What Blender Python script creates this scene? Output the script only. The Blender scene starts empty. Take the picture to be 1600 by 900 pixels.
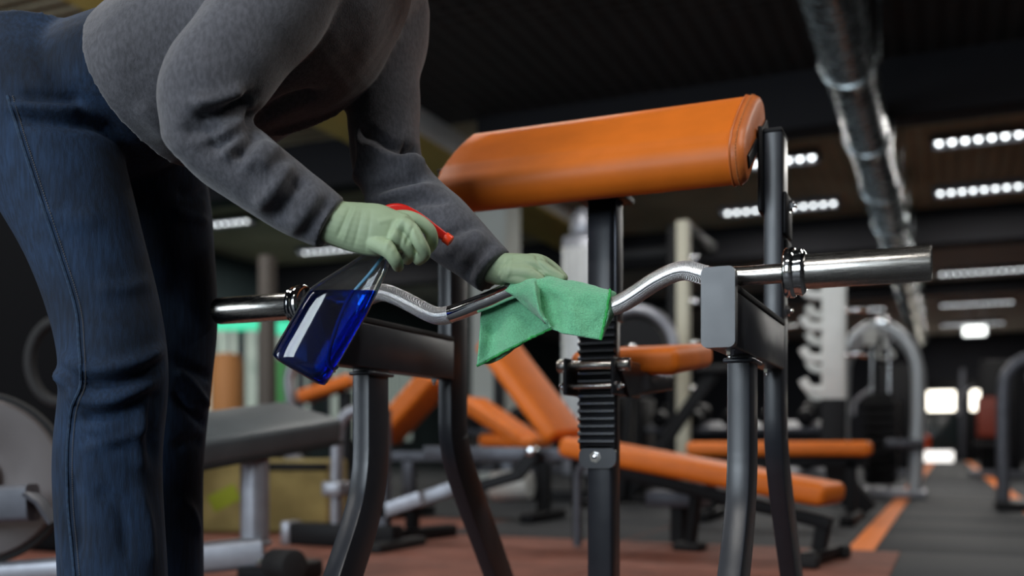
import bpy, bmesh, math, random
import numpy as np
from mathutils import Vector, Matrix, noise
from mathutils.bvhtree import BVHTree

random.seed(7)
sc = bpy.context.scene
col = sc.collection
# ------------------------------------------------------------------ camera
FPX = 1556.0                       # focal length in pixels of a 1600 px wide frame (35 mm)
TH = math.atan(679.0 / FPX)        # the room runs 23.6 degrees to the right of the view
CT, ST = math.cos(TH), math.sin(TH)
CAMZ = 0.45
HOR = 695.0
cam_d = bpy.data.cameras.new('camera')
cam = bpy.data.objects.new('camera', cam_d)
col.objects.link(cam)
cam.location = (0, 0, CAMZ)
cam.rotation_euler = (math.pi / 2, 0, TH)
cam_d.lens = 36.0 * FPX / 1600
cam_d.sensor_width = 36.0
cam_d.shift_y = (HOR - 450) / 1600
cam_d.clip_start = 0.02
cam_d.dof.use_dof = True
cam_d.dof.focus_distance = 1.56
cam_d.dof.aperture_fstop = 2.0
sc.camera = cam
# ------------------------------------------------------------------ world, exposure
w = bpy.data.worlds.new('world')
sc.world = w
w.use_nodes = True
w.node_tree.nodes['Background'].inputs[0].default_value = (0.75, 0.87, 1.0, 1)
w.node_tree.nodes['Background'].inputs[1].default_value = 0.8
sc.view_settings.view_transform = 'Standard'
sc.view_settings.look = 'None'
sc.view_settings.gamma = 1.0
sc.view_settings.use_curve_mapping = False
sc.view_settings.exposure = 0.0
sc.cycles.use_denoising = True
sc.cycles.max_bounces = 10
sc.cycles.transparent_max_bounces = 12
sc.cycles.caustics_reflective = False
sc.cycles.caustics_refractive = False
sc.cycles.sample_clamp_indirect = 4.0
WINDOW_W = 42.0                    # daylight through the front windows, per square metre
LAMP_W = 48.0                      # each ceiling lamp
# daylight: soft area lights standing in the openings of the front glazing (behind the camera)
WINS = [(-9.0, -6.0), (-2.7, -.5)]
for a, b in WINS:
    ld = bpy.data.lights.new('daylight', 'AREA')
    ld.shape = 'RECTANGLE'; ld.size = b - a; ld.size_y = 2.3
    ld.energy = WINDOW_W * (b - a) * 2.3; ld.color = (0.80, 0.91, 1.0)
    lo = bpy.data.objects.new('daylight', ld); col.objects.link(lo)
    lo.location = ((a + b) / 2, -4.15, 1.95)
    lo.rotation_euler = (math.pi / 2, 0, 0)      # shines towards +Y

# ------------------------------------------------------------------ helpers
def px(x, y, d):
    """a point seen at pixel (x, y) of the photograph at depth d, in room coordinates"""
    X = (x - 800) / FPX * d
    return Vector((CT * X - ST * d, ST * X + CT * d, CAMZ + (HOR - y) / FPX * d))
def at_v(x, y, v):
    t = (x - 800) / FPX
    return px(x, y, v / (ST * t + CT))
RIGHT = Vector((CT, ST, 0)); FWD = Vector((-ST, CT, 0)); UP = Vector((0, 0, 1))

def lin(c):
    return tuple((x / 12.92 if x <= 0.04045 else ((x + 0.055) / 1.055) ** 2.4) for x in c)
def rgb(r, g, b):
    return lin((r / 255, g / 255, b / 255))

MATS = {}
def mat(name, c, rough=0.5, metal=0.0, var=0.0, vscale=8.0, bump=0.0, bscale=200.0, emit=None, estr=0.0,
        trans=0.0, ior=1.45, coat=0.0, stretch=None, detail=4.0, sheen=0.0, rvar=0.0, c2=None, spec=None):
    if name in MATS: return MATS[name]
    m = bpy.data.materials.new(name); m.use_nodes = True
    nt = m.node_tree; p = nt.nodes['Principled BSDF']
    p.inputs['Base Color'].default_value = (*c, 1)
    p.inputs['Roughness'].default_value = rough
    p.inputs['Metallic'].default_value = metal
    p.inputs['IOR'].default_value = ior
    p.inputs['Transmission Weight'].default_value = trans
    p.inputs['Coat Weight'].default_value = coat
    p.inputs['Sheen Weight'].default_value = sheen
    if spec is not None: p.inputs['Specular IOR Level'].default_value = spec
    if emit:
        p.inputs['Emission Color'].default_value = (*emit, 1)
        p.inputs['Emission Strength'].default_value = estr
    tc = nt.nodes.new('ShaderNodeTexCoord'); mp = nt.nodes.new('ShaderNodeMapping')
    nt.links.new(tc.outputs['Object'], mp.inputs[0])
    if stretch: mp.inputs['Scale'].default_value = stretch
    if var or c2:
        n = nt.nodes.new('ShaderNodeTexNoise'); n.inputs['Scale'].default_value = vscale; n.inputs['Detail'].default_value = detail
        nt.links.new(mp.outputs[0], n.inputs['Vector'])
        mx = nt.nodes.new('ShaderNodeMix'); mx.data_type = 'RGBA'
        lo = tuple(x * (1 - var) for x in c); hi = tuple(min(1, x * (1 + var)) for x in c)
        if c2: lo, hi = c, c2
        mx.inputs[6].default_value = (*lo, 1); mx.inputs[7].default_value = (*hi, 1)
        r = nt.nodes.new('ShaderNodeMapRange'); r.inputs[1].default_value = 0.35; r.inputs[2].default_value = 0.65
        nt.links.new(n.outputs[0], r.inputs[0]); nt.links.new(r.outputs[0], mx.inputs[0])
        nt.links.new(mx.outputs[2], p.inputs['Base Color'])
        if rvar:
            r2 = nt.nodes.new('ShaderNodeMapRange'); r2.inputs[1].default_value = 0.3; r2.inputs[2].default_value = 0.7
            r2.inputs[3].default_value = max(0.02, rough - rvar); r2.inputs[4].default_value = rough + rvar
            nt.links.new(n.outputs[0], r2.inputs[0]); nt.links.new(r2.outputs[0], p.inputs['Roughness'])
    if bump:
        n2 = nt.nodes.new('ShaderNodeTexNoise'); n2.inputs['Scale'].default_value = bscale; n2.inputs['Detail'].default_value = 3
        nt.links.new(mp.outputs[0], n2.inputs['Vector'])
        b = nt.nodes.new('ShaderNodeBump'); b.inputs['Strength'].default_value = bump; b.inputs['Distance'].default_value = 0.002
        nt.links.new(n2.outputs[0], b.inputs['Height']); nt.links.new(b.outputs[0], p.inputs['Normal'])
    MATS[name] = m
    return m

def wave_bump(m, scale, strength, direction='X', second=None, dist=0.001, rot=(0, 0, 0)):
    nt = m.node_tree; p = nt.nodes['Principled BSDF']
    tc = nt.nodes.new('ShaderNodeTexCoord'); mp = nt.nodes.new('ShaderNodeMapping')
    mp.inputs['Rotation'].default_value = rot
    nt.links.new(tc.outputs['Object'], mp.inputs[0])
    h = None
    for dr in ([direction] + ([second] if second else [])):
        wv = nt.nodes.new('ShaderNodeTexWave'); wv.bands_direction = dr; wv.inputs['Scale'].default_value = scale
        wv.inputs['Distortion'].default_value = 0.4
        nt.links.new(mp.outputs[0], wv.inputs['Vector'])
        if h is None: h = wv.outputs['Fac']
        else:
            a = nt.nodes.new('ShaderNodeMath'); a.operation = 'ADD'
            nt.links.new(h, a.inputs[0]); nt.links.new(wv.outputs['Fac'], a.inputs[1]); h = a.outputs[0]
    b = nt.nodes.new('ShaderNodeBump'); b.inputs['Strength'].default_value = strength; b.inputs['Distance'].default_value = dist
    nt.links.new(h, b.inputs['Height'])
    old = p.inputs['Normal'].links
    if old: nt.links.new(old[0].from_socket, b.inputs['Normal'])
    nt.links.new(b.outputs[0], p.inputs['Normal'])
    return m

def wpos(o):
    p = Vector((0, 0, 0))
    while o is not None:
        p = p + o.location; o = o.parent
    return p
def add(name, mesh, m, parent=None, kind=None):
    o = bpy.data.objects.new(name, mesh)
    col.objects.link(o)
    if m is not None and not mesh.materials: mesh.materials.append(m)
    if parent is not None:
        o.parent = parent
        o.location = -wpos(parent)
    if kind: o['kind'] = kind
    return o
def empty(name, loc, label, cat, group=None):
    o = bpy.data.objects.new(name, None); col.objects.link(o)
    o.location = loc; o.empty_display_size = 0.1
    tag(o, label, cat, group)
    return o
def tag(o, label, cat, group=None):
    o['label'] = label; o['category'] = cat
    if group: o['group'] = group
    return o
def copy_tree(o, parent=None):
    c = o.copy(); col.objects.link(c); c.parent = parent
    for ch in list(o.children): copy_tree(ch, c)
    return c

def pydata(vs, fs, smooth=True, sharp=40):
    me = bpy.data.meshes.new('mesh')
    me.from_pydata([tuple(v) for v in vs], [], fs)
    me.validate()
    bm = bmesh.new(); bm.from_mesh(me)
    bmesh.ops.recalc_face_normals(bm, faces=bm.faces)
    for f in bm.faces: f.smooth = smooth
    if smooth and sharp:
        a = math.radians(sharp)
        for e in bm.edges:
            if len(e.link_faces) == 2 and e.calc_face_angle(0) > a: e.smooth = False
    bm.to_mesh(me); bm.free()
    return me
def merge(meshes):
    bm = bmesh.new()
    for me in meshes:
        bm.from_mesh(me)
    out = bpy.data.meshes.new('mesh'); bm.to_mesh(out); bm.free()
    for me in meshes: bpy.data.meshes.remove(me)
    return out

def rbox(c, half, bevel=0.003, ax=None, seg=2):
    """a box with rounded edges; ax = three axis vectors"""
    bm = bmesh.new(); bmesh.ops.create_cube(bm, size=2)
    for v in bm.verts: v.co = Vector((v.co.x * half[0], v.co.y * half[1], v.co.z * half[2]))
    if bevel > 0:
        bmesh.ops.bevel(bm, geom=list(bm.edges), offset=min(bevel, min(half) * 0.98), segments=seg, affect='EDGES', profile=0.5)
    if ax is not None:
        X, Y, Z = [Vector(a).normalized() for a in ax]
        for v in bm.verts: v.co = X * v.co.x + Y * v.co.y + Z * v.co.z
    for v in bm.verts: v.co += Vector(c)
    bmesh.ops.recalc_face_normals(bm, faces=bm.faces)
    for f in bm.faces: f.smooth = True
    for e in bm.edges:
        if len(e.link_faces) == 2 and e.calc_face_angle(0) > math.radians(50): e.smooth = False
    me = bpy.data.meshes.new('mesh'); bm.to_mesh(me); bm.free()
    return me
def bx(x0, x1, y0, y1, z0, z1, bevel=0.003):
    return rbox(((x0 + x1) / 2, (y0 + y1) / 2, (z0 + z1) / 2), (abs(x1 - x0) / 2, abs(y1 - y0) / 2, abs(z1 - z0) / 2), bevel)

def cyl(a, b, r, seg=20, bevel=0.0, r2=None):
    """a solid cylinder from a to b, edges eased by `bevel`"""
    a, b = Vector(a), Vector(b); r2 = r if r2 is None else r2
    L = (b - a).length
    if bevel > 0: prof = [(0, r - bevel), (bevel * .3, r - bevel * .3), (bevel, r), (L - bevel, r2), (L - bevel * .3, r2 - bevel * .3), (L, r2 - bevel)]
    else: prof = [(0, r), (L, r2)]
    return lathe(a, b - a, prof, seg)
def lathe(a, axis, prof, seg=24):
    Z = Vector(axis).normalized(); X = Z.orthogonal().normalized(); Y = Z.cross(X)
    vs, fs = [], []
    for (s, r) in prof:
        for k in range(seg):
            t = 2 * math.pi * k / seg
            vs.append(Vector(a) + Z * s + (X * math.cos(t) + Y * math.sin(t)) * max(r, 1e-5))
    n = len(prof)
    for i in range(n - 1):
        for k in range(seg):
            k2 = (k + 1) % seg
            fs.append((i * seg + k, i * seg + k2, (i + 1) * seg + k2, (i + 1) * seg + k))
    fs.append(tuple(range(seg))); fs.append(tuple((n - 1) * seg + k for k in range(seg)))
    return pydata(vs, fs)
def spline(pts, n=8):
    """Catmull-Rom through points (any dimension)"""
    P = [np.array(p, float) for p in pts]
    if len(P) < 3: return [tuple(P[0] + (P[1] - P[0]) * i / n) for i in range(n + 1)]
    out = []
    for i in range(len(P) - 1):
        p0 = P[i - 1] if i else 2 * P[0] - P[1]; p1, p2 = P[i], P[i + 1]
        p3 = P[i + 2] if i + 2 < len(P) else 2 * P[-1] - P[-2]
        for k in range(n):
            t = k / n
            out.append(tuple(0.5 * ((2 * p1) + (-p0 + p2) * t + (2 * p0 - 5 * p1 + 4 * p2 - p3) * t * t + (-p0 + 3 * p1 - 3 * p2 + p3) * t ** 3)))
    out.append(tuple(P[-1]))
    return out
def sweep(path, prof, side=None, scales=None):
    """sweep a closed 2-D profile along a path; `side` fixes the profile's x axis"""
    P = [Vector(p) for p in path]; n = len(P); vs, fs = [], []; S = None
    for i in range(n):
        T = (P[min(i + 1, n - 1)] - P[max(i - 1, 0)]).normalized()
        if side is not None:
            S = (Vector(side) - T * T.dot(Vector(side))).normalized()
        else:
            S = T.orthogonal().normalized() if S is None else (S - T * T.dot(S)).normalized()
        N = T.cross(S)
        k = scales[i] if scales is not None else (1, 1)
        if not hasattr(k, '__len__'): k = (k, k)
        for (a, b) in prof: vs.append(P[i] + S * a * k[0] + N * b * k[1])
    m = len(prof)
    for i in range(n - 1):
        for j in range(m):
            j2 = (j + 1) % m
            fs.append((i * m + j, i * m + j2, (i + 1) * m + j2, (i + 1) * m + j))
    fs.append(tuple(range(m))); fs.append(tuple((n - 1) * m + j for j in range(m)))
    return pydata(vs, fs)
def circ(r, n=14):
    return [(r * math.cos(2 * math.pi * k / n), r * math.sin(2 * math.pi * k / n)) for k in range(n)]
def rrect(hx, hy, r=0.006, n=3):
    out = []
    for (cx, cy, a0) in ((hx - r, hy - r, 0), (-hx + r, hy - r, 90), (-hx + r, -hy + r, 180), (hx - r, -hy + r, 270)):
        for k in range(n + 1):
            a = math.radians(a0 + 90 * k / n); out.append((cx + r * math.cos(a), cy + r * math.sin(a)))
    return out
def tube(pts, r, n=12, sub=6):
    return sweep(spline(pts, sub) if sub else pts, circ(r, n))
def chain(pts, radii, n=14, sub=4):
    """a rounded limb through points with a radius at each (radius or (across, in-plane) pair)"""
    rr = [(r if hasattr(r, '__len__') else (r, r)) for r in radii]
    q = spline([tuple(p) + tuple(r) for p, r in zip(pts, rr)], sub)
    P = [Vector(a[:3]) for a in q]; R = [(a[3], a[4]) for a in q]
    # round ends
    T0 = (P[0] - P[1]).normalized(); T1 = (P[-1] - P[-2]).normalized()
    h = []; hr = []
    for k in (80, 55, 30):
        a = math.radians(k); h.append(P[0] + T0 * max(R[0]) * math.sin(a)); hr.append((R[0][0] * math.cos(a), R[0][1] * math.cos(a)))
    t = []; tr = []
    for k in (30, 55, 80):
        a = math.radians(k); t.append(P[-1] + T1 * max(R[-1]) * math.sin(a)); tr.append((R[-1][0] * math.cos(a), R[-1][1] * math.cos(a)))
    return h + P + t, hr + R + tr
def limb(pts, radii, side=None, n=18, sub=5, capped=True):
    if capped: P, R = chain(pts, radii, n, sub)
    else:
        rr = [(r if hasattr(r, '__len__') else (r, r)) for r in radii]
        q = spline([tuple(p) + tuple(r) for p, r in zip(pts, rr)], sub)
        P = [Vector(a[:3]) for a in q]; R = [(a[3], a[4]) for a in q]
    return sweep(P, circ(1.0, n), side=side, scales=R)
def bake(me, voxel, smooth=4):
    o = bpy.data.objects.new('tmp', me); col.objects.link(o)
    r = o.modifiers.new('r', 'REMESH'); r.mode = 'VOXEL'; r.voxel_size = voxel; r.use_smooth_shade = True
    s = o.modifiers.new('s', 'SMOOTH'); s.factor = 0.5; s.iterations = smooth
    dg = bpy.context.evaluated_depsgraph_get()
    out = bpy.data.meshes.new_from_object(o.evaluated_get(dg))
    bpy.data.objects.remove(o); bpy.data.meshes.remove(me)
    out.materials.clear()
    for p in out.polygons: p.use_smooth = True
    return out
CAMP = Vector((0, 0, CAMZ))
def bvh_of(me):
    return BVHTree.FromPolygons([v.co.copy() for v in me.vertices], [tuple(p.vertices) for p in me.polygons])
def on_surface(bvh, x, y, dfall):
    t = px(x, y, dfall); h = bvh.ray_cast(CAMP, (t - CAMP).normalized())
    return (h[0], h[1]) if h[0] is not None else (t, (CAMP - t).normalized())
def folds(me, lines, dfall):
    """press creases and raise folds in cloth along lines that lie on its surface"""
    bvh = bvh_of(me); n = len(me.vertices)
    co = np.empty(n * 3); me.vertices.foreach_get('co', co); co = co.reshape(-1, 3)
    no = np.empty(n * 3); me.vertex_normals.foreach_get('vector', no); no = no.reshape(-1, 3)
    disp = np.zeros(n)
    for (pts, amp, width) in lines:
        q = spline([(x, y) for x, y in pts], 5)
        Q = np.array([on_surface(bvh, x, y, dfall)[0] for x, y in q])
        best = np.full(n, 1e9); tt = np.zeros(n)
        for i in range(len(Q) - 1):
            a, b = Q[i], Q[i + 1]; ab = b - a; L = ab @ ab + 1e-12
            s = np.clip(((co - a) @ ab) / L, 0, 1)
            d = np.linalg.norm(co - (a + s[:, None] * ab), axis=1)
            m = d < best; best[m] = d[m]; tt[m] = (i + s[m]) / (len(Q) - 1)
        taper = np.clip(np.minimum(tt, 1 - tt) * 5 + 0.25, 0, 1)
        disp += amp * taper * np.exp(-(best / width) ** 2)
    co += no * disp[:, None]
    me.vertices.foreach_set('co', co.reshape(-1)); me.update()
def roughen(me, amp, scale, seed=0.0, zs=1.0):
    n = len(me.vertices)
    co = np.empty(n * 3); me.vertices.foreach_get('co', co); co = co.reshape(-1, 3)
    no = np.empty(n * 3); me.vertex_normals.foreach_get('vector', no); no = no.reshape(-1, 3)
    k = np.array([noise.noise((p[0] * scale + seed, p[1] * scale, p[2] * scale * zs)) for p in co])
    co = co + no * (amp * k)[:, None]
    me.vertices.foreach_set('co', co.reshape(-1)); me.update()
# ------------------------------------------------------------------ materials
BLACK = mat('black powder coat', rgb(44, 46, 52), 0.31, 0.0, spec=.5, var=0.06, vscale=30, bump=0.04, bscale=900, rvar=0.02)
BLACK2 = mat('black matte metal', rgb(18, 18, 21), 0.5, 0.0, spec=.22, bump=0.05, bscale=600)
SILVER = mat('silver painted steel', rgb(150, 152, 160), 0.38, 0.55, var=0.08, vscale=20, bump=0.05, bscale=900)
GREYM = mat('grey painted steel', rgb(84, 86, 94), 0.42, 0.35, var=0.1, vscale=20)
CHROME = mat('chrome', (0.72, 0.72, 0.73), 0.09, 1.0, var=0.06, vscale=60, rvar=0.05)
STEEL = mat('brushed steel', (0.50, 0.48, 0.45), 0.25, 1.0, var=0.12, vscale=40, rvar=0.07, stretch=(1, 30, 30))
KNURL = mat('knurled steel', (0.62, 0.62, 0.63), 0.3, 1.0, var=0.15, vscale=500)
ORANGE = mat('orange vinyl', rgb(226, 116, 30), 0.5, 0.0, var=0.05, vscale=14, bump=0.12, bscale=700)
ORANGE_SIDE = mat('orange stitched vinyl', rgb(206, 112, 52), 0.45, 0.0, var=0.08, vscale=30, bump=0.2, bscale=500)
THREAD = mat('stitching', rgb(190, 120, 70), 0.8)
RUBBER = mat('black rubber', rgb(26, 26, 28), 0.75, bump=0.2, bscale=300)
RUBFLOOR = mat('black rubber floor', rgb(38, 40, 44), 0.72, var=0.3, vscale=60, bump=0.4, bscale=160)
REDTILE = mat('brick red rubber', rgb(122, 74, 60), 0.75, var=0.16, vscale=7, bump=0.3, bscale=260)
STRIPE = mat('orange floor stripe', rgb(232, 128, 58), 0.6, var=0.08, vscale=20)
DARKWALL = mat('dark wall paint', rgb(36, 37, 44), 0.8, var=0.1, vscale=2)
TEALWALL = mat('dark teal wall paint', rgb(46, 60, 62), 0.8, var=0.1, vscale=2)
PALEWALL = mat('pale wall paint', rgb(188, 192, 188), 0.8, var=0.05, vscale=2)
OCHRE = mat('ochre paint', rgb(200, 176, 96), 0.7, var=0.08, vscale=4)
WHITEM = mat('white painted steel', rgb(215, 218, 216), 0.4, 0.0, var=0.05, vscale=10)
CREAM = mat('cream paint', rgb(214, 210, 190), 0.5)
GALV = mat('galvanised steel', rgb(118, 124, 126), 0.24, 0.9, var=0.2, vscale=12, rvar=0.1)
BEAMM = mat('black painted beam', rgb(20, 20, 25), 0.85)
CEIL_GREY = mat('grey ceiling paint', rgb(190, 184, 176), 0.8, var=0.06, vscale=1.5)
CEIL_WOOD = mat('brown grid ceiling', rgb(196, 188, 160), 0.75, var=0.15, vscale=1.2, c2=rgb(160, 152, 126))
wave_bump(CEIL_WOOD, 2.2, 0.7, 'X', 'Y', dist=0.02)
GLOW = mat('lamp glow spot', (1, 1, 1), 0.4, emit=(0.93, 0.98, 1.0), estr=6.5)
DAY = mat('daylit pane', rgb(200, 210, 200), 0.3, emit=(0.72, 0.86, 0.78), estr=0.22, c2=rgb(120, 140, 128), vscale=1.2)
DAYWARM = mat('bright daylit pane', (1, 1, 1), 0.3, emit=(1.0, 0.93, 0.78), estr=4.0)
GREENGLOW = mat('green lit panel', (0.1, 0.8, 0.5), 0.4, emit=(0.05, 0.8, 0.42), estr=0.75)
LAMPREF = mat('lamp reflector', rgb(120, 124, 132), 0.4, 0.3)

# ------------------------------------------------------------------ the room shell
U0, U1, V0, V1, ZC = -11.0, 4.2, -4.0, 31.0, 3.6
def struct(name, me, m, parent=None):
    o = add(name, me, m, parent)
    if parent is None: o['kind'] = 'structure'
    return o
floor = struct('floor', bx(U0, U1, V0, V1, -0.12, -0.006, 0), RUBFLOOR)
B1V, B2V = 8.65, 14.38
ceil = struct('ceiling', bx(U0, U1, B1V + .1, B2V, ZC, ZC + 0.1, 0), CEIL_WOOD)
struct('ceiling', bx(U0, -4.9, V0, B1V + .1, ZC, ZC + 0.1, 0), CEIL_WOOD)
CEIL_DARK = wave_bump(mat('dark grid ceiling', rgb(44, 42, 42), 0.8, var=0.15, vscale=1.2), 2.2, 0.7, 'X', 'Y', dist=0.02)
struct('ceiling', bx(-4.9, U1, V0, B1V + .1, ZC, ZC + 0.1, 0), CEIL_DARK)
ceil2 = struct('ceiling', bx(U0, U1, B2V + .4, V1, ZC, ZC + 0.1, 0), CEIL_GREY)
struct('wall_left', bx(U0 - 0.15, U0, V0, V1, -0.1, ZC + .1, 0), TEALWALL)
struct('wall_right', bx(U1, U1 + 0.15, V0, V1, -0.1, ZC + .1, 0), DARKWALL)
wf = struct('wall_far', bx(U0, U1, V1, V1 + 0.15, -0.1, ZC + .1, 0), DARKWALL)
# glazed front behind the camera: piers, sill and lintel round two openings
wb = struct('wall_front', merge([bx(U0, U1, V0 - .1, V0, -0.1, 0.8, 0), bx(U0, U1, V0 - .1, V0, 3.1, ZC + .1, 0)] +
            [bx(a, b, V0 - .1, V0, 0.8, 3.1, 0) for a, b in ((U0, -9.0), (-6.0, -2.7), (-.5, U1))]), PALEWALL)
for i, (a, b) in enumerate(WINS):
    fr = [bx(a, b, V0 - .06, V0, 0.8, 0.86), bx(a, b, V0 - .06, V0, 3.04, 3.1)]
    fr += [bx(x - .03, x + .03, V0 - .06, V0, 0.8, 3.1) for x in (a + .03, (a + b) / 2, b - .03)]
    struct('window_%d' % (i + 1), merge(fr), BLACK2)
# downstand beams across the room and the white bulkhead along it
trim_n = 0
def trim(me, m):
    global trim_n
    trim_n += 1
    return struct('trim_%d' % trim_n, me, m)
trim(bx(-4.15, U1, B1V, B1V + .35, 3.12, ZC, 0.01), BEAMM)
trim(bx(U0, -5.3, B1V, B1V + .35, 3.12, ZC, 0.01), BEAMM)
trim(bx(U0, U1, B2V, B2V + .4, 3.12, ZC + .1, 0.01), BEAMM)
trim(bx(U0, U1, 20.8, 21.1, 3.35, ZC, 0.01), BEAMM)
trim(bx(-4.9, -4.5, 4.2, B2V - .02, 3.36, ZC, 0.01), mat('white bulkhead paint', rgb(240, 241, 238), .7))
trim(bx(-5.25, -4.52, 4.2, B2V - .02, 3.335, 3.36, 0.004), OCHRE)
# orange floor stripes
trim(bx(-.395, -.285, 4.5, 30.3, -0.006, 0.001, 0.001), STRIPE)
trim(bx(.475, .585, 4.5, 30.3, -0.006, 0.001, 0.001), STRIPE)
# floor tiles: brick red rubber under the benches, black rubber planks along the walkway
def tile_mesh(wu, wv):
    return bx(0, wu, 0, wv, -0.03, 0, 0.004)
red = tile_mesh(0.996, 0.996); red.materials.append(REDTILE)
for i in range(7):
    for j in range(2, 7):
        u = -1.178 - i; v = -0.5 + j
        if u < -1.9 and v > 4.4 and u < -5: continue
        if (v + 1 > 4.6) and u > -2.1: continue
        if v > 5.0: continue
        o = add('rubber_tile', red, None, floor); o.location = (u + .002, v + .002, random.uniform(-.0015, .0))
plank = tile_mesh(0.752, 0.994); plank.materials.append(RUBFLOOR)
for j in range(26):
    o = add('rubber_plank', plank, None, floor); o.location = (-.281, 4.503 + j, random.uniform(-.002, 0))
blk = tile_mesh(0.994, 0.994); blk.materials.append(RUBFLOOR)
for i in range(4):
    for j in range(2):
        o = add('rubber_tile', blk, None, floor); o.location = (-1.177 - i, -.497 + j, random.uniform(-.002, 0))  # unseen tiles added near the preacher bench, black to cut red bounce light
for i in range(3):
    for j in range(9):
        o = add('rubber_tile', blk, None, floor); o.location = (-1.4 - i, 4.503 + j, random.uniform(-.002, 0))
        if i == 0 and j > 2: continue
        if i == 1:
            o = add('rubber_tile', blk, None, floor); o.location = (.59, 4.503 + j, random.uniform(-.002, 0))
for j in range(5):
    o = add('rubber_tile', blk, None, floor); o.location = (-.176, -.497 + j, random.uniform(-.002, 0))

# far end: double door with daylit panes
door = struct('door_1', bx(-1.0, 1.9, V1 - .06, V1, -.006, 2.3, 0.01), BLACK2)
for a, b in ((-.5, .22), (.62, 1.3)):
    add('pane', bx(a, b, V1 - .09, V1 - .055, 1.42, 1.98, 0.01), DAYWARM, door)
add('door_post', bx(.34, .48, V1 - .12, V1 - .055, 0, 2.6, 0.01), GREYM, door)
add('glass_panel', bx(-.85, .3, V1 - .085, V1 - .055, .2, 1.3, 0.01), mat('dark door glass', rgb(40, 48, 50), 0.15), door)

# daylit windows on the left wall with thin bars
def left_window(n, v0, v1, z0, z1, m):
    w_ = struct('window_%d' % n, merge([bx(U0, U0 + .06, v0, v1, z0 - .06, z0), bx(U0, U0 + .06, v0, v1, z1, z1 + .06),
                 bx(U0, U0 + .06, v0 - .06, v0, z0 - .06, z1 + .06), bx(U0, U0 + .06, v1, v1 + .06, z0 - .06, z1 + .06)]), GREYM)
    add('pane', bx(U0 + .005, U0 + .03, v0, v1, z0, z1, 0), m, w_)
    k = int((v1 - v0) / .35)
    for i in range(1, k):
        v = v0 + (v1 - v0) * i / k
        add('glazing_bar', bx(U0 + .03, U0 + .06, v - .018, v + .018, z0, z1, 0.002), GREYM, w_)
    return w_
left_window(3, 12.2, 15.6, .55, 2.45, DAY)
left_window(4, 16.3, 19.5, .55, 2.45, DAY)

# ceiling lamps: a white tray with glowing spots added for the bright reflections between louvres
def make_lamp():
    r = empty('ceiling_lamp', (0, 0, 0), 'lamp', 'ceiling lamp')
    add('housing', merge([bx(-.76, .76, -.15, .15, .06, .085), bx(-.76, .76, -.15, -.14, 0, .06), bx(-.76, .76, .14, .15, 0, .06),
                          bx(-.76, -.75, -.15, .15, 0, .06), bx(.75, .76, -.15, .15, 0, .06)]), LAMPREF, r)
    spot = lathe((0, 0, .004), (0, 0, 1), [(0, .012), (.006, .02), (.03, .03), (.052, .034)], 12); spot.materials.append(GLOW)
    for k in range(12):
        o = add('reflection_spot', spot, None, r); o.location = (-.671 + k * .122, 0, 0)
    lv = bx(-.004, .004, -.139, .139, .0, .058, 0); lv.materials.append(LAMPREF)
    for k in range(13):
        o = add('louvre', lv, None, r); o.location = (-.732 + k * .122, 0, 0)
    return r
lamp0 = make_lamp(); used = False
lampcols = [(.6, 'right'), (-2.0, 'middle'), (-9.2, 'left')]
rows = [(11.1, 'in the nearest lit row', [.6, -2.0, -9.5]),
        (13.3, 'just before the second black beam', [.6, -2.0, -8.75]),
        (19.6, 'first past the second beam', [.6, -2.0]),
        (24.0, 'second past the second beam', [.6, -2.0]),
        (28.0, 'nearest the far doors', [.6]),
        (5.6, 'over the orange benches', [1.9, -2.6, -7.2]),
        (1.8, 'over the preacher bench', [1.6, -3.4]),
        (-1.2, 'near the front glazing', [-.6, -4.2])]
side_word = {0: 'above the walkway', 1: 'left of the walkway', 2: 'at far left'}
for v, where, us in rows:
    for i, u in enumerate(us):
        o = lamp0 if not used else copy_tree(lamp0); used = True
        o.location = (u, v, ZC - .088)
        o['label'] = 'louvred strip lamp %s, %s' % (side_word[i], where)
        o['group'] = 'louvred ceiling lamps'
        ld = bpy.data.lights.new('lamp_light', 'AREA'); ld.shape = 'RECTANGLE'; ld.size = 1.45; ld.size_y = .26
        ld.energy = LAMP_W; ld.color = (1.0, 0.97, 0.92)
        lo = bpy.data.objects.new('lamp_light', ld); col.objects.link(lo); lo.location = (u, v, ZC - .095)
# spiral duct with flanges and hangers
DU = -0.60; DZ = 3.02
duct = empty('ventilation_duct', (DU, 9, DZ), 'long galvanised spiral duct hung below the ceiling above the walkway', 'duct')
add('pipe', cyl((DU, 1.0, DZ), (DU, 26, DZ), .17, 28), GALV, duct)
for k in range(12):
    v = 1.8 + k * 1.75
    add('flange', cyl((DU, v - .05, DZ), (DU, v + .05, DZ), .195, 28, .01), GALV, duct)
    for s in (-1, 1): add('hanger', bx(DU + s * .1925 - .0075, DU + s * .1925 + .0075, v - .015, v + .015, DZ - .02, ZC, .001), GALV, duct)
add('seam', merge([cyl((DU, 1.2 + k * .12, DZ), (DU, 1.215 + k * .12, DZ), .174, 24) for k in range(110)]), GALV, duct, 'stuff')
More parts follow.
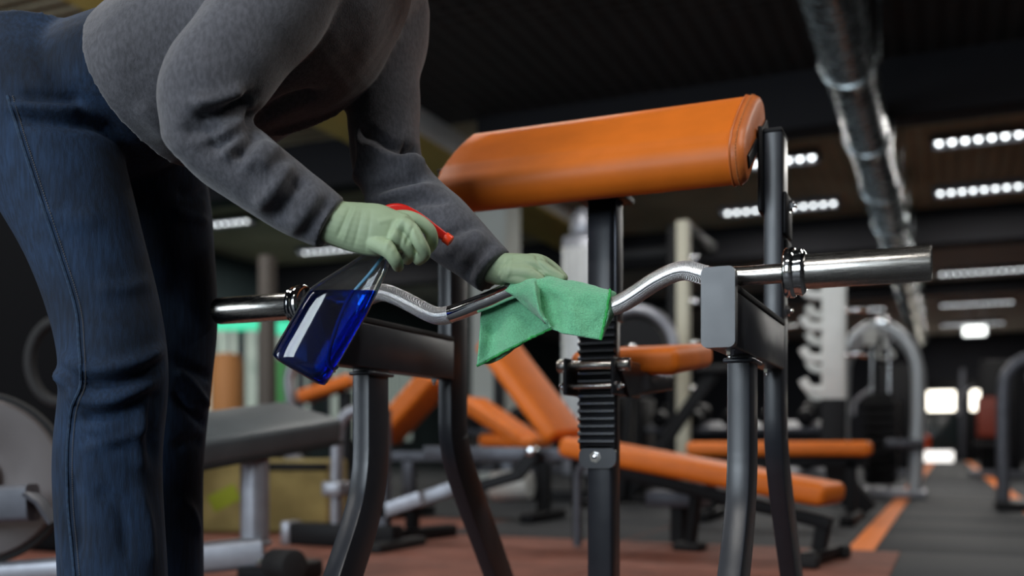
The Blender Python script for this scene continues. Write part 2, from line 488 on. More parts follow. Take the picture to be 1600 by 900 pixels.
# ------------------------------------------------------------------ preacher curl bench
UL, UR, UC = -0.987, -0.298, -0.640
bench = empty('preacher_curl_bench', (UC, 1.9, 0), 'black steel preacher curl bench with a slanted orange arm pad', 'gym bench')
def bp(name, me, m=BLACK, parent=bench, label=None):
    o = add(name, me, m, parent)
    if label: o['label'] = label
    return o
def bolt(parent, c, axis, r=.009, h=.008):
    c = Vector(c); a = Vector(axis).normalized()
    return bp('bolt', merge([lathe(c, a, [(0, r * 1.35), (.0015, r * 1.35), (.0015, r), (h, r), (h, 0)], 6), cyl(c + a * h, c + a * (h + .006), r * .5, 10, .001)]), CHROME, parent)
HW, HL = .0165, .040
for u in (UL, UR):
    s = 1 if u == UR else -1
    # rear upright that bends backwards below the arm
    path = [(u, 1.94, 1.036), (u, 1.94, .8), (u, 1.94, .6), (u, 1.94, .50)] + \
           spline([(u, 1.942, .47), (u, 1.957, .43), (u, 1.985, .385), (u, 2.03, .325)], 5) + [(u, 2.13, .20), (u, 2.285, .006)]
    up = bp('upright', sweep(path, rrect(HW, HL, .003, 2), side=(1, 0, 0)))
    bp('end_cap', bx(u - .0175, u + .0175, 1.897, 1.983, 1.034, 1.043, .003), RUBBER, up)
    # front leg that bends towards the camera
    path = [(u, 1.602, .60), (u, 1.602, .52)] + spline([(u, 1.602, .44), (u, 1.598, .40), (u, 1.583, .345), (u, 1.553, .285), (u, 1.515, .225)], 5) + [(u, 1.378, .006)]
    fl = bp('front_leg', sweep(path, rrect(.018, .036, .003, 2), side=(1, 0, 0)))
    bp('collar_plate', bx(u - .024, u + .024, 1.562, 1.648, .578, .586, .003), BLACK, fl)
    for v in (1.36, 2.3):
        bp('foot_plate', bx(u - .05, u + .05, v - .07, v + .07, 0, .01, .003))
    # bar arm, front plate and rubber liner
    bp('bar_arm', bx(u - .021, u + .021, 1.432, 1.905, .590, .672, .003))
    bp('arm_liner', bx(u - .023, u + .023, 1.434, 1.902, .671, .682, .003), RUBBER)
    bp('bar_stop_plate', sweep([(u, 1.414, .646), (u, 1.434, .646)], [(a, b) for a, b in rrect(.0243, .0575, .009, 4)], side=(1, 0, 0)), BLACK)
    bolt(bench, (u + .006, 1.47, .590), (0, 0, -1), .006)
    bolt(bench, (u - .004, 1.86, .590), (0, 0, -1), .006)
    # bracket between the upright and the pad
    bi = u - s * HW
    bp('pad_bracket', bx(bi - s * .009, bi, 1.885, 2.0, .885, 1.045, .003), BLACK2)
    bp('bracket_arm', sweep([(bi - s * .03, 1.80, .955), (bi - s * .03, 2.0, 1.08)], rrect(.022, .012, .003), side=(1, 0, 0)), BLACK2)
    bo = u + s * HW
    bp('side_plate', bx(bo, bo + s * .007, 1.91, 1.99, .845, .925, .003), BLACK2)
    bp('lower_side_plate', bx(bo, bo + s * .006, 1.93, 1.99, .78, .84, .003), BLACK2)
    bolt(bench, (bo + s * .007, 1.95, .905), (s, 0, 0), .010)
    bolt(bench, (bo, 1.95, .705), (s, 0, 0), .010)
# slanted arm pad: rounded slab swept across, with stitched ends
sd = Vector((0, .79, .61)).normalized(); nn = Vector((0, -.61, .79)).normalized()
def pad_profile(c, a, b, t0, t1, r):
    """pad cross-section in the v-z plane, bulged on top; returns offsets (v, z)"""
    out = []
    # along the slope s in [a,b], thickness t0 below, crown above
    N = 12
    top = [(a + (b - a) * i / N, t1 + .010 * math.sin(math.pi * i / N)) for i in range(N + 1)]
    def arc(cx, cy, a0, a1, rr, n=5): return [(cx + rr * math.cos(math.radians(a0 + (a1 - a0) * i / n)), cy + rr * math.sin(math.radians(a0 + (a1 - a0) * i / n))) for i in range(n + 1)]
    pts = arc(a + r, t0 + r, 270, 180, r) + arc(a + r, t1 - r, 180, 90, r) + [(s_, t_) for s_, t_ in top[2:-2]] + arc(b - r, t1 - r, 90, 0, r) + arc(b - r, t0 + r, 0, -90, r)
    return pts
prof = pad_profile(None, 0, .275, -.087, 0, .040)
base = Vector((0, 1.745, .972))
def pad_ring(u, k, lean=0.0):
    cs, ct_ = .1375, -.037
    out = []
    for (s_, t_) in prof:
        s2 = cs + (s_ - cs) * (1 - k * .03 / .1375); t2 = ct_ + (t_ - ct_) * (1 - k * .03 / .04)
        p = base + sd * s2 + nn * t2; out.append(Vector((u + lean * s2, p.y, p.z)))
    return out
def skin_rings(rings):
    vs = [p for r in rings for p in r]; m = len(rings[0]); fs = []
    for i in range(len(rings) - 1):
        for j in range(m):
            fs.append((i * m + j, i * m + (j + 1) % m, (i + 1) * m + (j + 1) % m, (i + 1) * m + j))
    fs.append(tuple(range(m))); fs.append(tuple((len(rings) - 1) * m + j for j in range(m)))
    return pydata(vs, fs, True, 60)
pl, pr = -.928, -.352
rings = [pad_ring(pl - .012, .45), pad_ring(pl - .010, .2), pad_ring(pl - .004, .05), pad_ring(pl, 0)] + [pad_ring(pl + (pr - pl) * i / 12, 0) for i in range(1, 13)]
pad = bp('arm_pad', skin_rings(rings), ORANGE, label='orange vinyl arm pad')
endc = bp('pad_end', skin_rings([pad_ring(pr, -.02), pad_ring(pr + .004, -.035), pad_ring(pr + .014, -.03), pad_ring(pr + .022, .1), pad_ring(pr + .026, .35)]), ORANGE_SIDE, pad, 'wrinkled vinyl end with double stitching')
bp('piping', tube([tuple(p) for p in pad_ring(pr + .001, -.05) + [pad_ring(pr + .001, -.05)[0]]], .0022, 6, 0), ORANGE_SIDE, pad)
st = pad_ring(pr + .012, -.06)
for k in range(0, len(st) - 1, 1):
    a, b = st[k], st[k + 1]
    if (b - a).length > .05: n_ = 6
    else: n_ = 2
    for q in range(n_):
        p0 = a + (b - a) * ((q + .15) / n_); p1 = a + (b - a) * ((q + .85) / n_)
        bp('stitch', cyl(p0, p1, .0011, 6), THREAD, endc)
bk = base + sd * .1375 + nn * (-.083)
bp('pad_board', rbox((UC, bk.y, bk.z), (.24, .10, .008), .003, ((1, 0, 0), sd, nn)), BLACK2)
# central seat post with toothed rack
post = bp('seat_post', bx(UC - .026, UC + .026, 1.905, 1.965, .006, .985, .005))
bp('post_bracket', bx(UC - .05, UC + .05, 1.87, 1.985, .945, .958, .002), BLACK2)
bp('post_rail', bx(UC + .027, UC + .033, 1.915, 1.96, .70, .97, .002), GREYM)
rack = bp('adjustment_rack', bx(UC - .039, UC + .039, 1.893, 1.904, .44, .742, .003), BLACK2)
bp('rack_end', sweep([(UC, 1.893, .425), (UC, 1.905, .425)], rrect(.039, .022, .018, 5), side=(1, 0, 0)), BLACK, rack)
bolt(rack, (UC - .004, 1.893, .426), (0, -1, 0), .009, .006)
tooth = pydata([(-.038, 0, .0), (.038, 0, .0), (-.038, -.011, .003), (.038, -.011, .003), (-.038, -.011, .0075), (.038, -.011, .0075), (-.038, 0, .0125), (.038, 0, .0125)],
               [(0, 1, 3, 2), (2, 3, 5, 4), (4, 5, 7, 6), (0, 2, 4, 6), (1, 7, 5, 3), (0, 6, 7, 1)], False)
tooth.materials.append(BLACK)
for k in range(19):
    o = bp('tooth', tooth, None, rack); o.location = Vector((UC, 1.8935, .452 + k * .015)) - wpos(rack)
# seat carriage: two cheeks, roller, pin, arm and seat pad
for u in (UC - .052, UC + .046):
    bp('carriage_cheek', bx(u - .004, u + .004, 1.845, 2.03, .548, .622, .004), BLACK)
roll = bp('roller', cyl((UC - .048, 1.868, .607), (UC + .042, 1.868, .607), .0095, 18, .001), STEEL)
for a, b in ((UC - .056, UC - .074), (UC + .05, UC + .076)):
    bp('roller_end', cyl((a, 1.868, .607), (b, 1.868, .607), .0135, 18, .003), STEEL)
bp('pin', cyl((UC - .062, 1.868, .566), (UC + .06, 1.868, .566), .0055, 12, .001), STEEL)
bolt(bench, (UC + .05, 1.868, .566), (1, 0, 0), .008)
bolt(bench, (UC - .056, 1.868, .566), (-1, 0, 0), .008)
sa = sweep([(UC + .0, 2.0, .575), (UC, 2.05, .572), (UC, 2.36, .60)], rrect(.035, .017, .004), side=(1, 0, 0))
bp('seat_arm', sa)
bp('gusset', pydata([(UC + .050 + k * .006, v, z) for k in (0, 1) for v, z in ((1.86, .615), (2.1, .60), (2.1, .575), (1.93, .545))],
   [(0, 1, 2, 3), (7, 6, 5, 4), (0, 4, 5, 1), (1, 5, 6, 2), (2, 6, 7, 3), (3, 7, 4, 0)], False))
ts = Vector((0, 1, .12)).normalized()
bp('seat_pad', rbox((UC - .002, 2.245, .648), (.122, .18, .029), .02, ((1, 0, 0), ts, Vector((0, -.12, 1))), 4), ORANGE, label='small orange vinyl seat')
bp('base_beam', bx(UL + .02, UR - .02, 2.25, 2.31, .012, .06, .005))
bp('floor_beam', bx(UC - .03, UC + .03, 1.9, 2.26, .012, .06, .005))

# ------------------------------------------------------------------ curl bar lying on the bench's arms
BV, BZ, BC = 1.476, .698, -.628
bar = empty('curl_bar', (BC, BV, BZ), 'chrome zigzag curl bar lying across the bench arms', 'barbell')
zz = [(-.42, .0), (-.345, .0), (-.305, .002), (-.262, .013), (-.225, .002), (-.17, -.026), (-.145, -.033), (-.115, -.028), (-.06, -.012), (0, .004),
      (.06, -.012), (.115, -.028), (.147, -.034), (.175, -.026), (.225, .002), (.265, .014), (.305, .003), (.345, .0), (.42, .0)]
path = spline([(BC + a, BV, BZ + b) for a, b in zz], 8)
R_ = .0143
def seg(u0, u1): return [p for p in path if u0 - .004 <= p[0] <= u1 + .004]
for nm, a, b, m, r in (('shaft_end', -.42, -.318, STEEL, R_), ('knurled_grip', -.318, -.130, KNURL, R_ * 1.03), ('shaft_middle', -.130, .07, CHROME, R_ * .985),
                       ('knurled_grip', .07, .30, KNURL, R_ * 1.03), ('shaft_end', .30, .42, STEEL, R_)):
    add(nm, sweep(seg(BC + a, BC + b), circ(r, 28)), m, bar)
for s in (-1, 1):
    add('collar', lathe((BC + s * .413, BV, BZ), (s, 0, 0), [(0, .014), (0, .030), (.0015, .0345), (.004, .0365), (.013, .0365), (.0155, .035), (.016, .0325), (.022, .0325), (.0225, .034), (.026, .034), (.0275, .032), (.031, .027), (.031, .02)], 36), CHROME, bar)
    add('sleeve', lathe((BC + s * .443, BV, BZ), (s, 0, 0), [(0, .0247), (.163, .0247), (.1655, .0243), (.167, .0225), (.167, .018), (.164, .0175), (.164, 0)], 36), STEEL, bar)
nt = KNURL.node_tree; wave_bump(KNURL, 260, 0.75, 'DIAGONAL', None, dist=.0012); wave_bump(KNURL, 260, 0.75, 'DIAGONAL', None, dist=.0012, rot=(0, 0, math.pi / 2))
# ------------------------------------------------------------------ person wiping the bar
DENIM = mat('denim', rgb(21, 38, 60), 0.9, var=0.32, vscale=190, stretch=(1, 1, .12), bump=0.35, bscale=700)
def worn(m, lo, hi, scale):
    """large soft fading of the dye, on top of the fine weave"""
    nt = m.node_tree; p = nt.nodes['Principled BSDF']
    src = p.inputs['Base Color'].links[0].from_socket
    tc = nt.nodes.new('ShaderNodeTexCoord'); n = nt.nodes.new('ShaderNodeTexNoise'); n.inputs['Scale'].default_value = scale; n.inputs['Detail'].default_value = 2
    nt.links.new(tc.outputs['Object'], n.inputs['Vector'])
    r = nt.nodes.new('ShaderNodeMapRange'); r.inputs[1].default_value = .35; r.inputs[2].default_value = .7; r.inputs[3].default_value = lo; r.inputs[4].default_value = hi
    nt.links.new(n.outputs[0], r.inputs[0])
    mx = nt.nodes.new('ShaderNodeMix'); mx.data_type = 'RGBA'; mx.blend_type = 'MULTIPLY'; mx.inputs[0].default_value = 1
    nt.links.new(src, mx.inputs[6]); nt.links.new(r.outputs[0], mx.inputs[7]); nt.links.new(mx.outputs[2], p.inputs['Base Color'])
worn(DENIM, .6, 1.65, 7)
wave_bump(DENIM, 420, 0.25, 'DIAGONAL', None, dist=.0006)
DENIM_SEAM = mat('denim seam', rgb(36, 56, 80), 0.85, var=.3, vscale=150, bump=.4, bscale=500)
HOOD = mat('grey melange jersey', rgb(78, 78, 84), 0.95, var=0.22, vscale=190, stretch=(1, 1, .5), bump=0.35, bscale=520, sheen=0.25)
worn(HOOD, .88, 1.1, 9)
GLOVE = mat('pale green latex', rgb(162, 180, 147), 0.5, var=0.05, vscale=30, bump=0.06, bscale=250, spec=.35)
SKIN = mat('skin', rgb(205, 160, 135), 0.5, var=.05, vscale=30)
HAIR = mat('dark brown hair', rgb(48, 34, 26), 0.6, var=.3, vscale=80)
SHOE = mat('dark shoe leather', rgb(40, 40, 44), 0.5)
SOLE = mat('white shoe sole', rgb(200, 200, 198), 0.6)
BLK = mat('dark eye', rgb(25, 22, 20), 0.2)
LIPM = mat('lips', rgb(176, 105, 95), 0.5)

PR = -FWD                                     # the person's right-hand side faces the camera
def P(x, y, d): return px(x, y, d)
near_hip, far_hip = P(62, 150, 1.64), P(205, 215, 1.86)
# --- body: one continuous surface under the clothes
B = []
B.append(limb([P(110, 190, 1.74), P(230, 140, 1.70), P(360, 70, 1.67), P(480, 5, 1.65), P(560, -60, 1.64)], [(.13, .09), (.12, .085), (.12, .085), (.13, .09), (.06, .05)], PR))
B.append(limb([P(540, -40, 1.64), P(588, -92, 1.63), P(622, -125, 1.62)], [.055, .052, .05]))
B.append(limb([P(100, 175, 1.72), near_hip, P(131, 372, 1.60), P(176, 590, 1.59), P(168, 720, 1.60), P(180, 1030, 1.60)], [.09, .085, .07, .055, .052, .038]))
B.append(limb([P(100, 175, 1.74), far_hip, P(250, 400, 1.87), P(256, 590, 1.87), P(246, 720, 1.87), P(245, 985, 1.87)], [.09, .085, .065, .052, .05, .038]))
B.append(limb([P(500, -40, 1.60), P(470, -65, 1.51), P(385, 50, 1.46), P(316, 172, 1.44), P(430, 290, 1.46), P(490, 330, 1.47)], [.05, .05, .038, .03, .028, .02]))
B.append(limb([P(540, -20, 1.70), P(598, 30, 1.80), P(598, 140, 1.77), P(612, 270, 1.74), P(690, 352, 1.68), P(745, 400, 1.645)], [.05, .05, .038, .03, .028, .02]))
# head: skull, jaw, nose, ears; turned down towards the hands
HC = P(668, -165, 1.60)
hf = (P(720, -95, 1.6) - HC).normalized()      # where the face looks
hu = (hf.cross(PR)).normalized();
if hu.z < 0: hu = -hu
hs = hf.cross(hu).normalized()
def H(f, s, u_): return HC + hf * f + hs * s + hu * u_
B.append(limb([H(-.03, 0, .03), H(.02, 0, .03)], [(.078, .088), (.076, .09)], hs))
B.append(limb([H(.02, 0, .02), H(.045, 0, -.05), H(.062, 0, -.088)], [(.066, .06), (.052, .045), (.026, .022)], hs))
B.append(limb([H(.095, 0, .025), H(.113, 0, -.015)], [(.008, .008), (.012, .009)], hs))
B.append(limb([H(-.035, 0, -.03), P(610, -115, 1.62)], [.05, .05]))
for s in (-1, 1): B.append(limb([H(-.01, s * .078, .025), H(-.015, s * .082, -.02)], [(.008, .02), (.008, .014)], hs))
body = add('person', bake(merge(B), .009, 3), SKIN)
tag(body, 'person in grey sweatshirt, blue jeans and pale green gloves bending to wipe the bar', 'person')
for s in (-1, 1):
    e = add('eye', lathe(H(.082, s * .032, .012), hf, [(0, .001), (.001, .009), (.006, .008), (.009, .001)], 12), mat('eye white', rgb(225, 222, 215), .3), body)
    add('iris', lathe(H(.0895, s * .032, .012), hf, [(0, .0045), (.0015, .0035), (.002, .0005)], 10), BLK, e)
    add('eyebrow', tube([H(.087, s * .015, .034), H(.09, s * .035, .038), H(.08, s * .05, .033)], .004, 6, 3), HAIR, body)
add('mouth', tube([H(.082, -.022, -.050), H(.0935, 0, -.048), H(.082, .022, -.050)], .0042, 8, 4), LIPM, body)
hm = [limb([H(-.045, 0, .045), H(.02, 0, .05)], [(.092, .098), (.088, .088)], hs), limb([H(-.075, 0, .02), H(-.075, 0, -.05)], [(.075, .05), (.055, .04)], hs)]
hair = bake(merge(hm), .007, 3); roughen(hair, .008, 45)
add('hair', hair, HAIR, body)

# --- jeans
def L(spec, side=PR, k=1.0):
    pts = [P(x, y, d) for x, y, d, hw in spec]; rr = [hw * d / FPX * k for x, y, d, hw in spec]
    return limb(pts, [(r * .98, r) for r in rr], side, 28, 6, capped=False)
J = [L([(40, 90, 1.68, 100), (58, 170, 1.645, 118), (82, 245, 1.62, 108), (131, 372, 1.60, 89), (165, 490, 1.60, 82), (177, 590, 1.585, 80), (168, 720, 1.60, 81), (176, 890, 1.60, 81), (181, 1050, 1.60, 84), (184, 1092, 1.6, 86)]),
     L([(150, 140, 1.80, 105), (222, 283, 1.86, 97), (256, 400, 1.87, 79), (266, 500, 1.87, 73), (257, 590, 1.865, 72), (246, 720, 1.87, 71), (244, 890, 1.87, 71), (245, 1000, 1.87, 75), (246, 1034, 1.87, 77)]),
     limb([P(95, 200, 1.74), P(140, 176, 1.735), P(215, 135, 1.70), P(330, 85, 1.68)], [(.165, .12), (.178, .135), (.17, .125), (.14, .10)], PR, 28, 5)]
jm = bake(merge(J), .0065, 5)
roughen(jm, .004, 9, 3.0, .5)
folds(jm, [(p, a * 1.75, w * .9) for p, a, w in [
    # knee of the near leg
    ([(96, 560), (150, 578), (215, 566), (256, 545)], .007, .012), ([(112, 600), (170, 600), (225, 585), (252, 570)], -.008, .010),
    ([(105, 620), (165, 628), (240, 600)], .006, .010), ([(120, 655), (180, 648), (244, 615)], -.006, .011),
    ([(90, 585), (110, 600), (130, 612)], .008, .012), ([(100, 650), (140, 690), (200, 700)], -.004, .012),
    ([(250, 610), (238, 660), (240, 720)], -.006, .012), ([(225, 640), (215, 690), (222, 740)], .004, .012),
    ([(130, 700), (180, 690), (235, 660)], .004, .011), ([(150, 760), (190, 800), (200, 880)], -.004, .014), ([(215, 760), (232, 820), (236, 890)], .004, .012),
    ([(110, 740), (120, 800), (125, 870)], -.004, .012), ([(95, 780), (100, 840), (104, 890)], .003, .01),
    # thigh and crotch
    ([(20, 180), (90, 188), (150, 195), (190, 215)], -.008, .014), ([(10, 165), (70, 172), (130, 172)], .006, .012), ([(30, 150), (80, 152), (130, 158)], -.006, .010),
    ([(150, 450), (190, 452), (235, 440)], .003, .012), ([(60, 330), (110, 345), (160, 340)], .003, .02),
    # far leg
    ([(275, 575), (300, 600), (328, 640)], .006, .009), ([(268, 560), (300, 578), (330, 590)], -.006, .010), ([(270, 610), (295, 640), (322, 665)], -.006, .010),
    ([(270, 330), (300, 340), (325, 345)], .004, .010), ([(275, 300), (300, 305), (325, 300)], -.004, .010), ([(270, 700), (295, 690), (316, 690)], -.004, .012),
    ([(275, 780), (300, 800), (312, 840)], .004, .012)]], 1.6)
jeans = add('jeans', jm, DENIM, body)
jb = bvh_of(jm)
def seam_line(pts, r, off=.0005):
    out = []
    for x, y in spline(pts, 8):
        p, n = on_surface(jb, x, y, 1.6); out.append(p + n * off)
    return out
SL = seam_line([(12, 150), (32, 215), (60, 300), (92, 395), (118, 480), (124, 540), (126, 600), (112, 640), (106, 700), (106, 780), (112, 850), (120, 930)], .002)
add('seam', tube(SL, .0026, 6, 0), DENIM_SEAM, jeans)
SL2 = seam_line([(20, 150), (40, 215), (68, 300), (100, 395), (126, 480), (132, 540), (133, 600), (120, 640), (114, 700), (114, 780), (120, 850), (128, 930)], .002)
for k in range(0, len(SL2) - 1, 1):
    a, b = SL2[k], SL2[k + 1]
    for q in range(3):
        add('stitch', cyl(a + (b - a) * (q / 3 + .05), a + (b - a) * (q / 3 + .24), .0010, 5), mat('denim thread', rgb(78, 78, 82), .8), jeans)

# --- sweatshirt
HD = [limb([P(255, 148, 1.69), P(280, 133, 1.68), P(372, 78, 1.66), P(470, 18, 1.64), P(548, -45, 1.635), P(596, -98, 1.63)],
           [(.178, .138), (.192, .150), (.195, .147), (.20, .155), (.165, .115), (.075, .068)], PR, 36, 6, capped=False),
      limb([P(520, -40, 1.60), P(478, -66, 1.51), P(410, 30, 1.465), P(340, 125, 1.44), P(324, 186, 1.44), P(356, 234, 1.45), P(430, 294, 1.46), P(490, 333, 1.468), P(519, 350, 1.47)],
           [.09, .088, .078, .073, .066, .059, .053, .046, .0415], None, 28, 6, capped=False),
      limb([P(540, -20, 1.68), P(598, 15, 1.80), P(598, 110, 1.78), P(600, 200, 1.76), P(614, 275, 1.74), P(662, 330, 1.70), P(716, 376, 1.66), P(752, 408, 1.64), P(772, 425, 1.63)],
           [.09, .085, .070, .064, .063, .058, .052, .044, .0405], None, 28, 6, capped=False)]
hd = bake(merge(HD), .0055, 4)
roughen(hd, .0045, 14, 1.0)
folds(hd, [(p, a * 1.45, w) for p, a, w in [
    # near sleeve, around the elbow
    ([(300, 185), (335, 178), (375, 165), (395, 150)], -.014, .011), ([(285, 205), (320, 205), (350, 200)], -.008, .010), ([(300, 165), (340, 160), (385, 140)], .008, .012),
    ([(320, 232), (350, 220), (385, 195), (400, 175)], -.012, .010), ([(330, 215), (360, 205), (392, 182)], .009, .010), ([(365, 250), (385, 225), (402, 200)], -.012, .011),
    ([(345, 240), (372, 222), (395, 195)], .007, .010), ([(405, 262), (420, 245), (436, 232)], .007, .010), ([(380, 262), (400, 240), (420, 222)], .006, .010),
    ([(425, 345), (450, 310), (470, 275)], -.010, .012), ([(400, 325), (430, 295), (455, 258)], .007, .012), ([(455, 365), (480, 330), (500, 295)], .004, .012), ([(470, 372), (495, 340), (515, 312)], -.005, .010),
    ([(280, 240), (330, 270), (390, 300)], .003, .02),
    # far sleeve
    ([(560, 200), (600, 225), (652, 236)], -.010, .010), ([(570, 215), (610, 250), (660, 255)], .010, .013), ([(580, 300), (620, 285), (662, 277)], -.011, .010),
    ([(560, 315), (610, 305), (680, 292)], .008, .012), ([(600, 318), (650, 315), (700, 312)], -.006, .010), ([(560, 190), (565, 240), (555, 290)], .006, .010),
    ([(630, 228), (645, 234), (656, 238)], -.012, .012), ([(630, 262), (648, 262), (662, 263)], .010, .013), ([(545, 250), (550, 280), (560, 310)], .006, .012),
    ([(670, 385), (705, 365), (740, 350)], -.006, .009), ([(690, 400), (725, 380), (752, 362)], .005, .010), ([(722, 440), (745, 405), (768, 378)], -.005, .008), ([(715, 410), (740, 388), (760, 370)], .004, .010),
    # chest
    ([(400, 190), (450, 160), (500, 147)], -.010, .016), ([(420, 210), (480, 192), (540, 165)], .006, .010), ([(215, 160), (250, 200), (290, 245)], .005, .02)]], 1.6)
shirt = add('sweatshirt', hd, HOOD, body)
hb = bvh_of(hd)
def cuff(a, b, r0, r1):
    T = (b - a).normalized()
    return lathe(a, T, [(0, r0 - .012), (.0, r0), (.004, r0 + .002), (.010, r0 - .0012), (.0215, r1), (.022, r1 - .004), (.016, r1 - .006), (.005, r1 - .01)], 36)

# --- gloves
def glove(parts, vox=.0017, lines=None, d=1.5, label=None):
    me = bake(merge(parts), vox, 2)
    if lines: folds(me, lines, d)
    o = add('glove', me, GLOVE, body)
    if label: o['label'] = label
    return o
def F(pts, r):                                 # a finger through (x, y, depth) joints
    return limb([P(*p) for p in pts], r, None, 16, 5)
near = [limb([P(500, 338, 1.47), P(528, 349, 1.47), P(560, 356, 1.468), P(592, 360, 1.465), P(618, 362, 1.463)], [(.026, .031), (.027, .0335), (.026, .0375), (.0235, .0385), (.018, .031)], PR, 24, 5),
        F([(600, 345, 1.475), (630, 340, 1.474), (652, 345, 1.474), (671, 360, 1.479), (675, 379, 1.490), (668, 390, 1.505)], [.012, .0115, .0105, .0098, .0092, .0082]),
        F([(598, 352, 1.462), (626, 351, 1.456), (642, 357, 1.447), (655, 378, 1.445), (663, 396, 1.457), (654, 406, 1.478)], [.012, .0112, .0108, .0102, .0097, .0088]),
        F([(592, 366, 1.462), (614, 368, 1.454), (632, 379, 1.455), (641, 394, 1.467), (636, 405, 1.487)], [.012, .0112, .0104, .0097, .0088]),
        F([(576, 376, 1.460), (598, 386, 1.448), (610, 395, 1.443), (618, 407, 1.447), (622, 416, 1.463)], [.014, .0125, .0112, .0100, .0088]),
        F([(548, 338, 1.485), (575, 335, 1.515), (605, 345, 1.535), (628, 362, 1.53)], [.017, .014, .0115, .0095])]
glove(near, lines=[([(548, 322), (538, 345), (526, 372)], -.0016, .003), ([(556, 324), (546, 350), (536, 380)], .001, .003), ([(566, 326), (560, 355), (552, 388)], -.0009, .003),
                   ([(580, 328), (576, 358), (570, 394)], -.0007, .003), ([(612, 345), (606, 370), (596, 396)], -.0012, .0035), ([(632, 350), (628, 372), (622, 392)], -.0016, .003),
                   ([(645, 345), (652, 362), (660, 380)], -.0014, .003), ([(618, 340), (600, 345), (590, 348)], .001, .004), ([(634, 338), (624, 352), (612, 372), (598, 390)], .0035, .006), ([(646, 352), (640, 366), (634, 384)], -.002, .003), ([(622, 366), (616, 384), (612, 396)], .001, .004)], d=1.45, label='pale green latex glove gripping the spray bottle')
far = [limb([P(752, 412, 1.645), P(778, 420, 1.63), P(802, 418, 1.617), P(826, 414, 1.612), P(842, 412, 1.612)], [(.022, .0245), (.023, .0265), (.024, .0235), (.022, .018), (.015, .012)], PR, 24, 5),
       F([(800, 412, 1.625), (838, 406, 1.635), (862, 417, 1.645), (880, 434, 1.640)], [.013, .0105, .0095, .0082]),
       F([(800, 418, 1.60), (838, 414, 1.598), (858, 424, 1.592), (876, 434, 1.590)], [.014, .011, .0098, .0082]),
       F([(795, 425, 1.595), (828, 428, 1.588), (846, 440, 1.59), (850, 452, 1.60)], [.014, .0108, .009, .0078]),
       F([(800, 415, 1.64), (834, 412, 1.66), (858, 428, 1.67), (868, 446, 1.66)], [.013, .0105, .0092, .008]),
       F([(790, 428, 1.60), (812, 436, 1.592), (832, 444, 1.592)], [.014, .0105, .0085])]
glove(far, lines=[([(792, 400), (788, 420), (778, 440)], -.0012, .003), ([(800, 399), (797, 420), (790, 438)], .0008, .003), ([(838, 400), (842, 412), (856, 424)], -.0022, .003),
                  ([(815, 408), (835, 416), (850, 432)], -.0010, .003), ([(826, 424), (846, 422), (870, 428)], -.0010, .0025), ([(850, 420), (860, 424), (872, 427)], .0008, .0025)], d=1.6, label='pale green latex glove pressing the cloth onto the bar')

# --- shoes
for x, y, d in ((186, 1112, 1.60), (248, 1056, 1.87)):
    c = P(x, y, d); f = Vector((.93, .37, 0)).normalized(); c.z = 0
    sh = bake(limb([c - f * .06 + UP * .055, c + f * .02 + UP * .055, c + f * .10 + UP * .045, c + f * .17 + UP * .037], [(.038, .045), (.042, .05), (.046, .034), (.035, .024)], f.cross(UP)), .006, 3)
    s_ = add('shoe', sh, SHOE, body)
    add('sole', merge([rbox(c + f * .055 + UP * .012, (.14, .044, .012), .01, (f, UP.cross(f), UP))]), SOLE, s_)

# ------------------------------------------------------------------ spray bottle held in the near hand
PLASTIC = bpy.data.materials.new('clear plastic'); PLASTIC.use_nodes = True
nt = PLASTIC.node_tree; nt.nodes.clear()
out = nt.nodes.new('ShaderNodeOutputMaterial'); tr = nt.nodes.new('ShaderNodeBsdfTransparent'); gl = nt.nodes.new('ShaderNodeBsdfGlossy'); mxs = nt.nodes.new('ShaderNodeMixShader'); fr = nt.nodes.new('ShaderNodeFresnel')
tr.inputs[0].default_value = (.95, .965, .97, 1); gl.inputs['Roughness'].default_value = .06; fr.inputs[0].default_value = 1.5
nt.links.new(fr.outputs[0], mxs.inputs[0]); nt.links.new(tr.outputs[0], mxs.inputs[1]); nt.links.new(gl.outputs[0], mxs.inputs[2]); dfs = nt.nodes.new('ShaderNodeBsdfTranslucent'); dfs.inputs[0].default_value = (.8, .83, .85, 1); mx2 = nt.nodes.new('ShaderNodeMixShader'); mx2.inputs[0].default_value = .05
nt.links.new(mxs.outputs[0], mx2.inputs[1]); nt.links.new(dfs.outputs[0], mx2.inputs[2]); nt.links.new(mx2.outputs[0], out.inputs[0])
LIQ = mat('blue cleaning liquid', (0.008, 0.11, 0.66), 0.03, trans=1.0, ior=1.33)
_n = LIQ.node_tree; _p = _n.nodes['Principled BSDF']; _o = [x for x in _n.nodes if x.type == 'OUTPUT_MATERIAL'][0]
_t = _n.nodes.new('ShaderNodeBsdfTransparent'); _t.inputs[0].default_value = (.010, .10, .55, 1); _m = _n.nodes.new('ShaderNodeMixShader'); _m.inputs[0].default_value = .45
_n.links.new(_p.outputs[0], _m.inputs[1]); _n.links.new(_t.outputs[0], _m.inputs[2]); _n.links.new(_m.outputs[0], _o.inputs[0])
DIP = mat('pale blue dip tube', rgb(120, 180, 215), 0.3)
REDP = mat('red plastic', rgb(215, 32, 22), 0.32, var=.03, vscale=20)
REDN = mat('orange red nozzle', rgb(255, 72, 32), 0.35)
BD = 1.508
b0 = P(465, 580, BD)
ez = (RIGHT * .505 + UP * .863); ex = (RIGHT * .863 - UP * .505); ey = (-FWD - UP * .14 + RIGHT * .16).normalized()
bottle = empty('spray_bottle', b0, 'clear spray bottle of blue liquid with a red trigger, held upside over the bench arm', 'spray bottle')
bottle['label'] = 'clear plastic spray bottle of blue liquid with a red trigger, in the gloved hand'
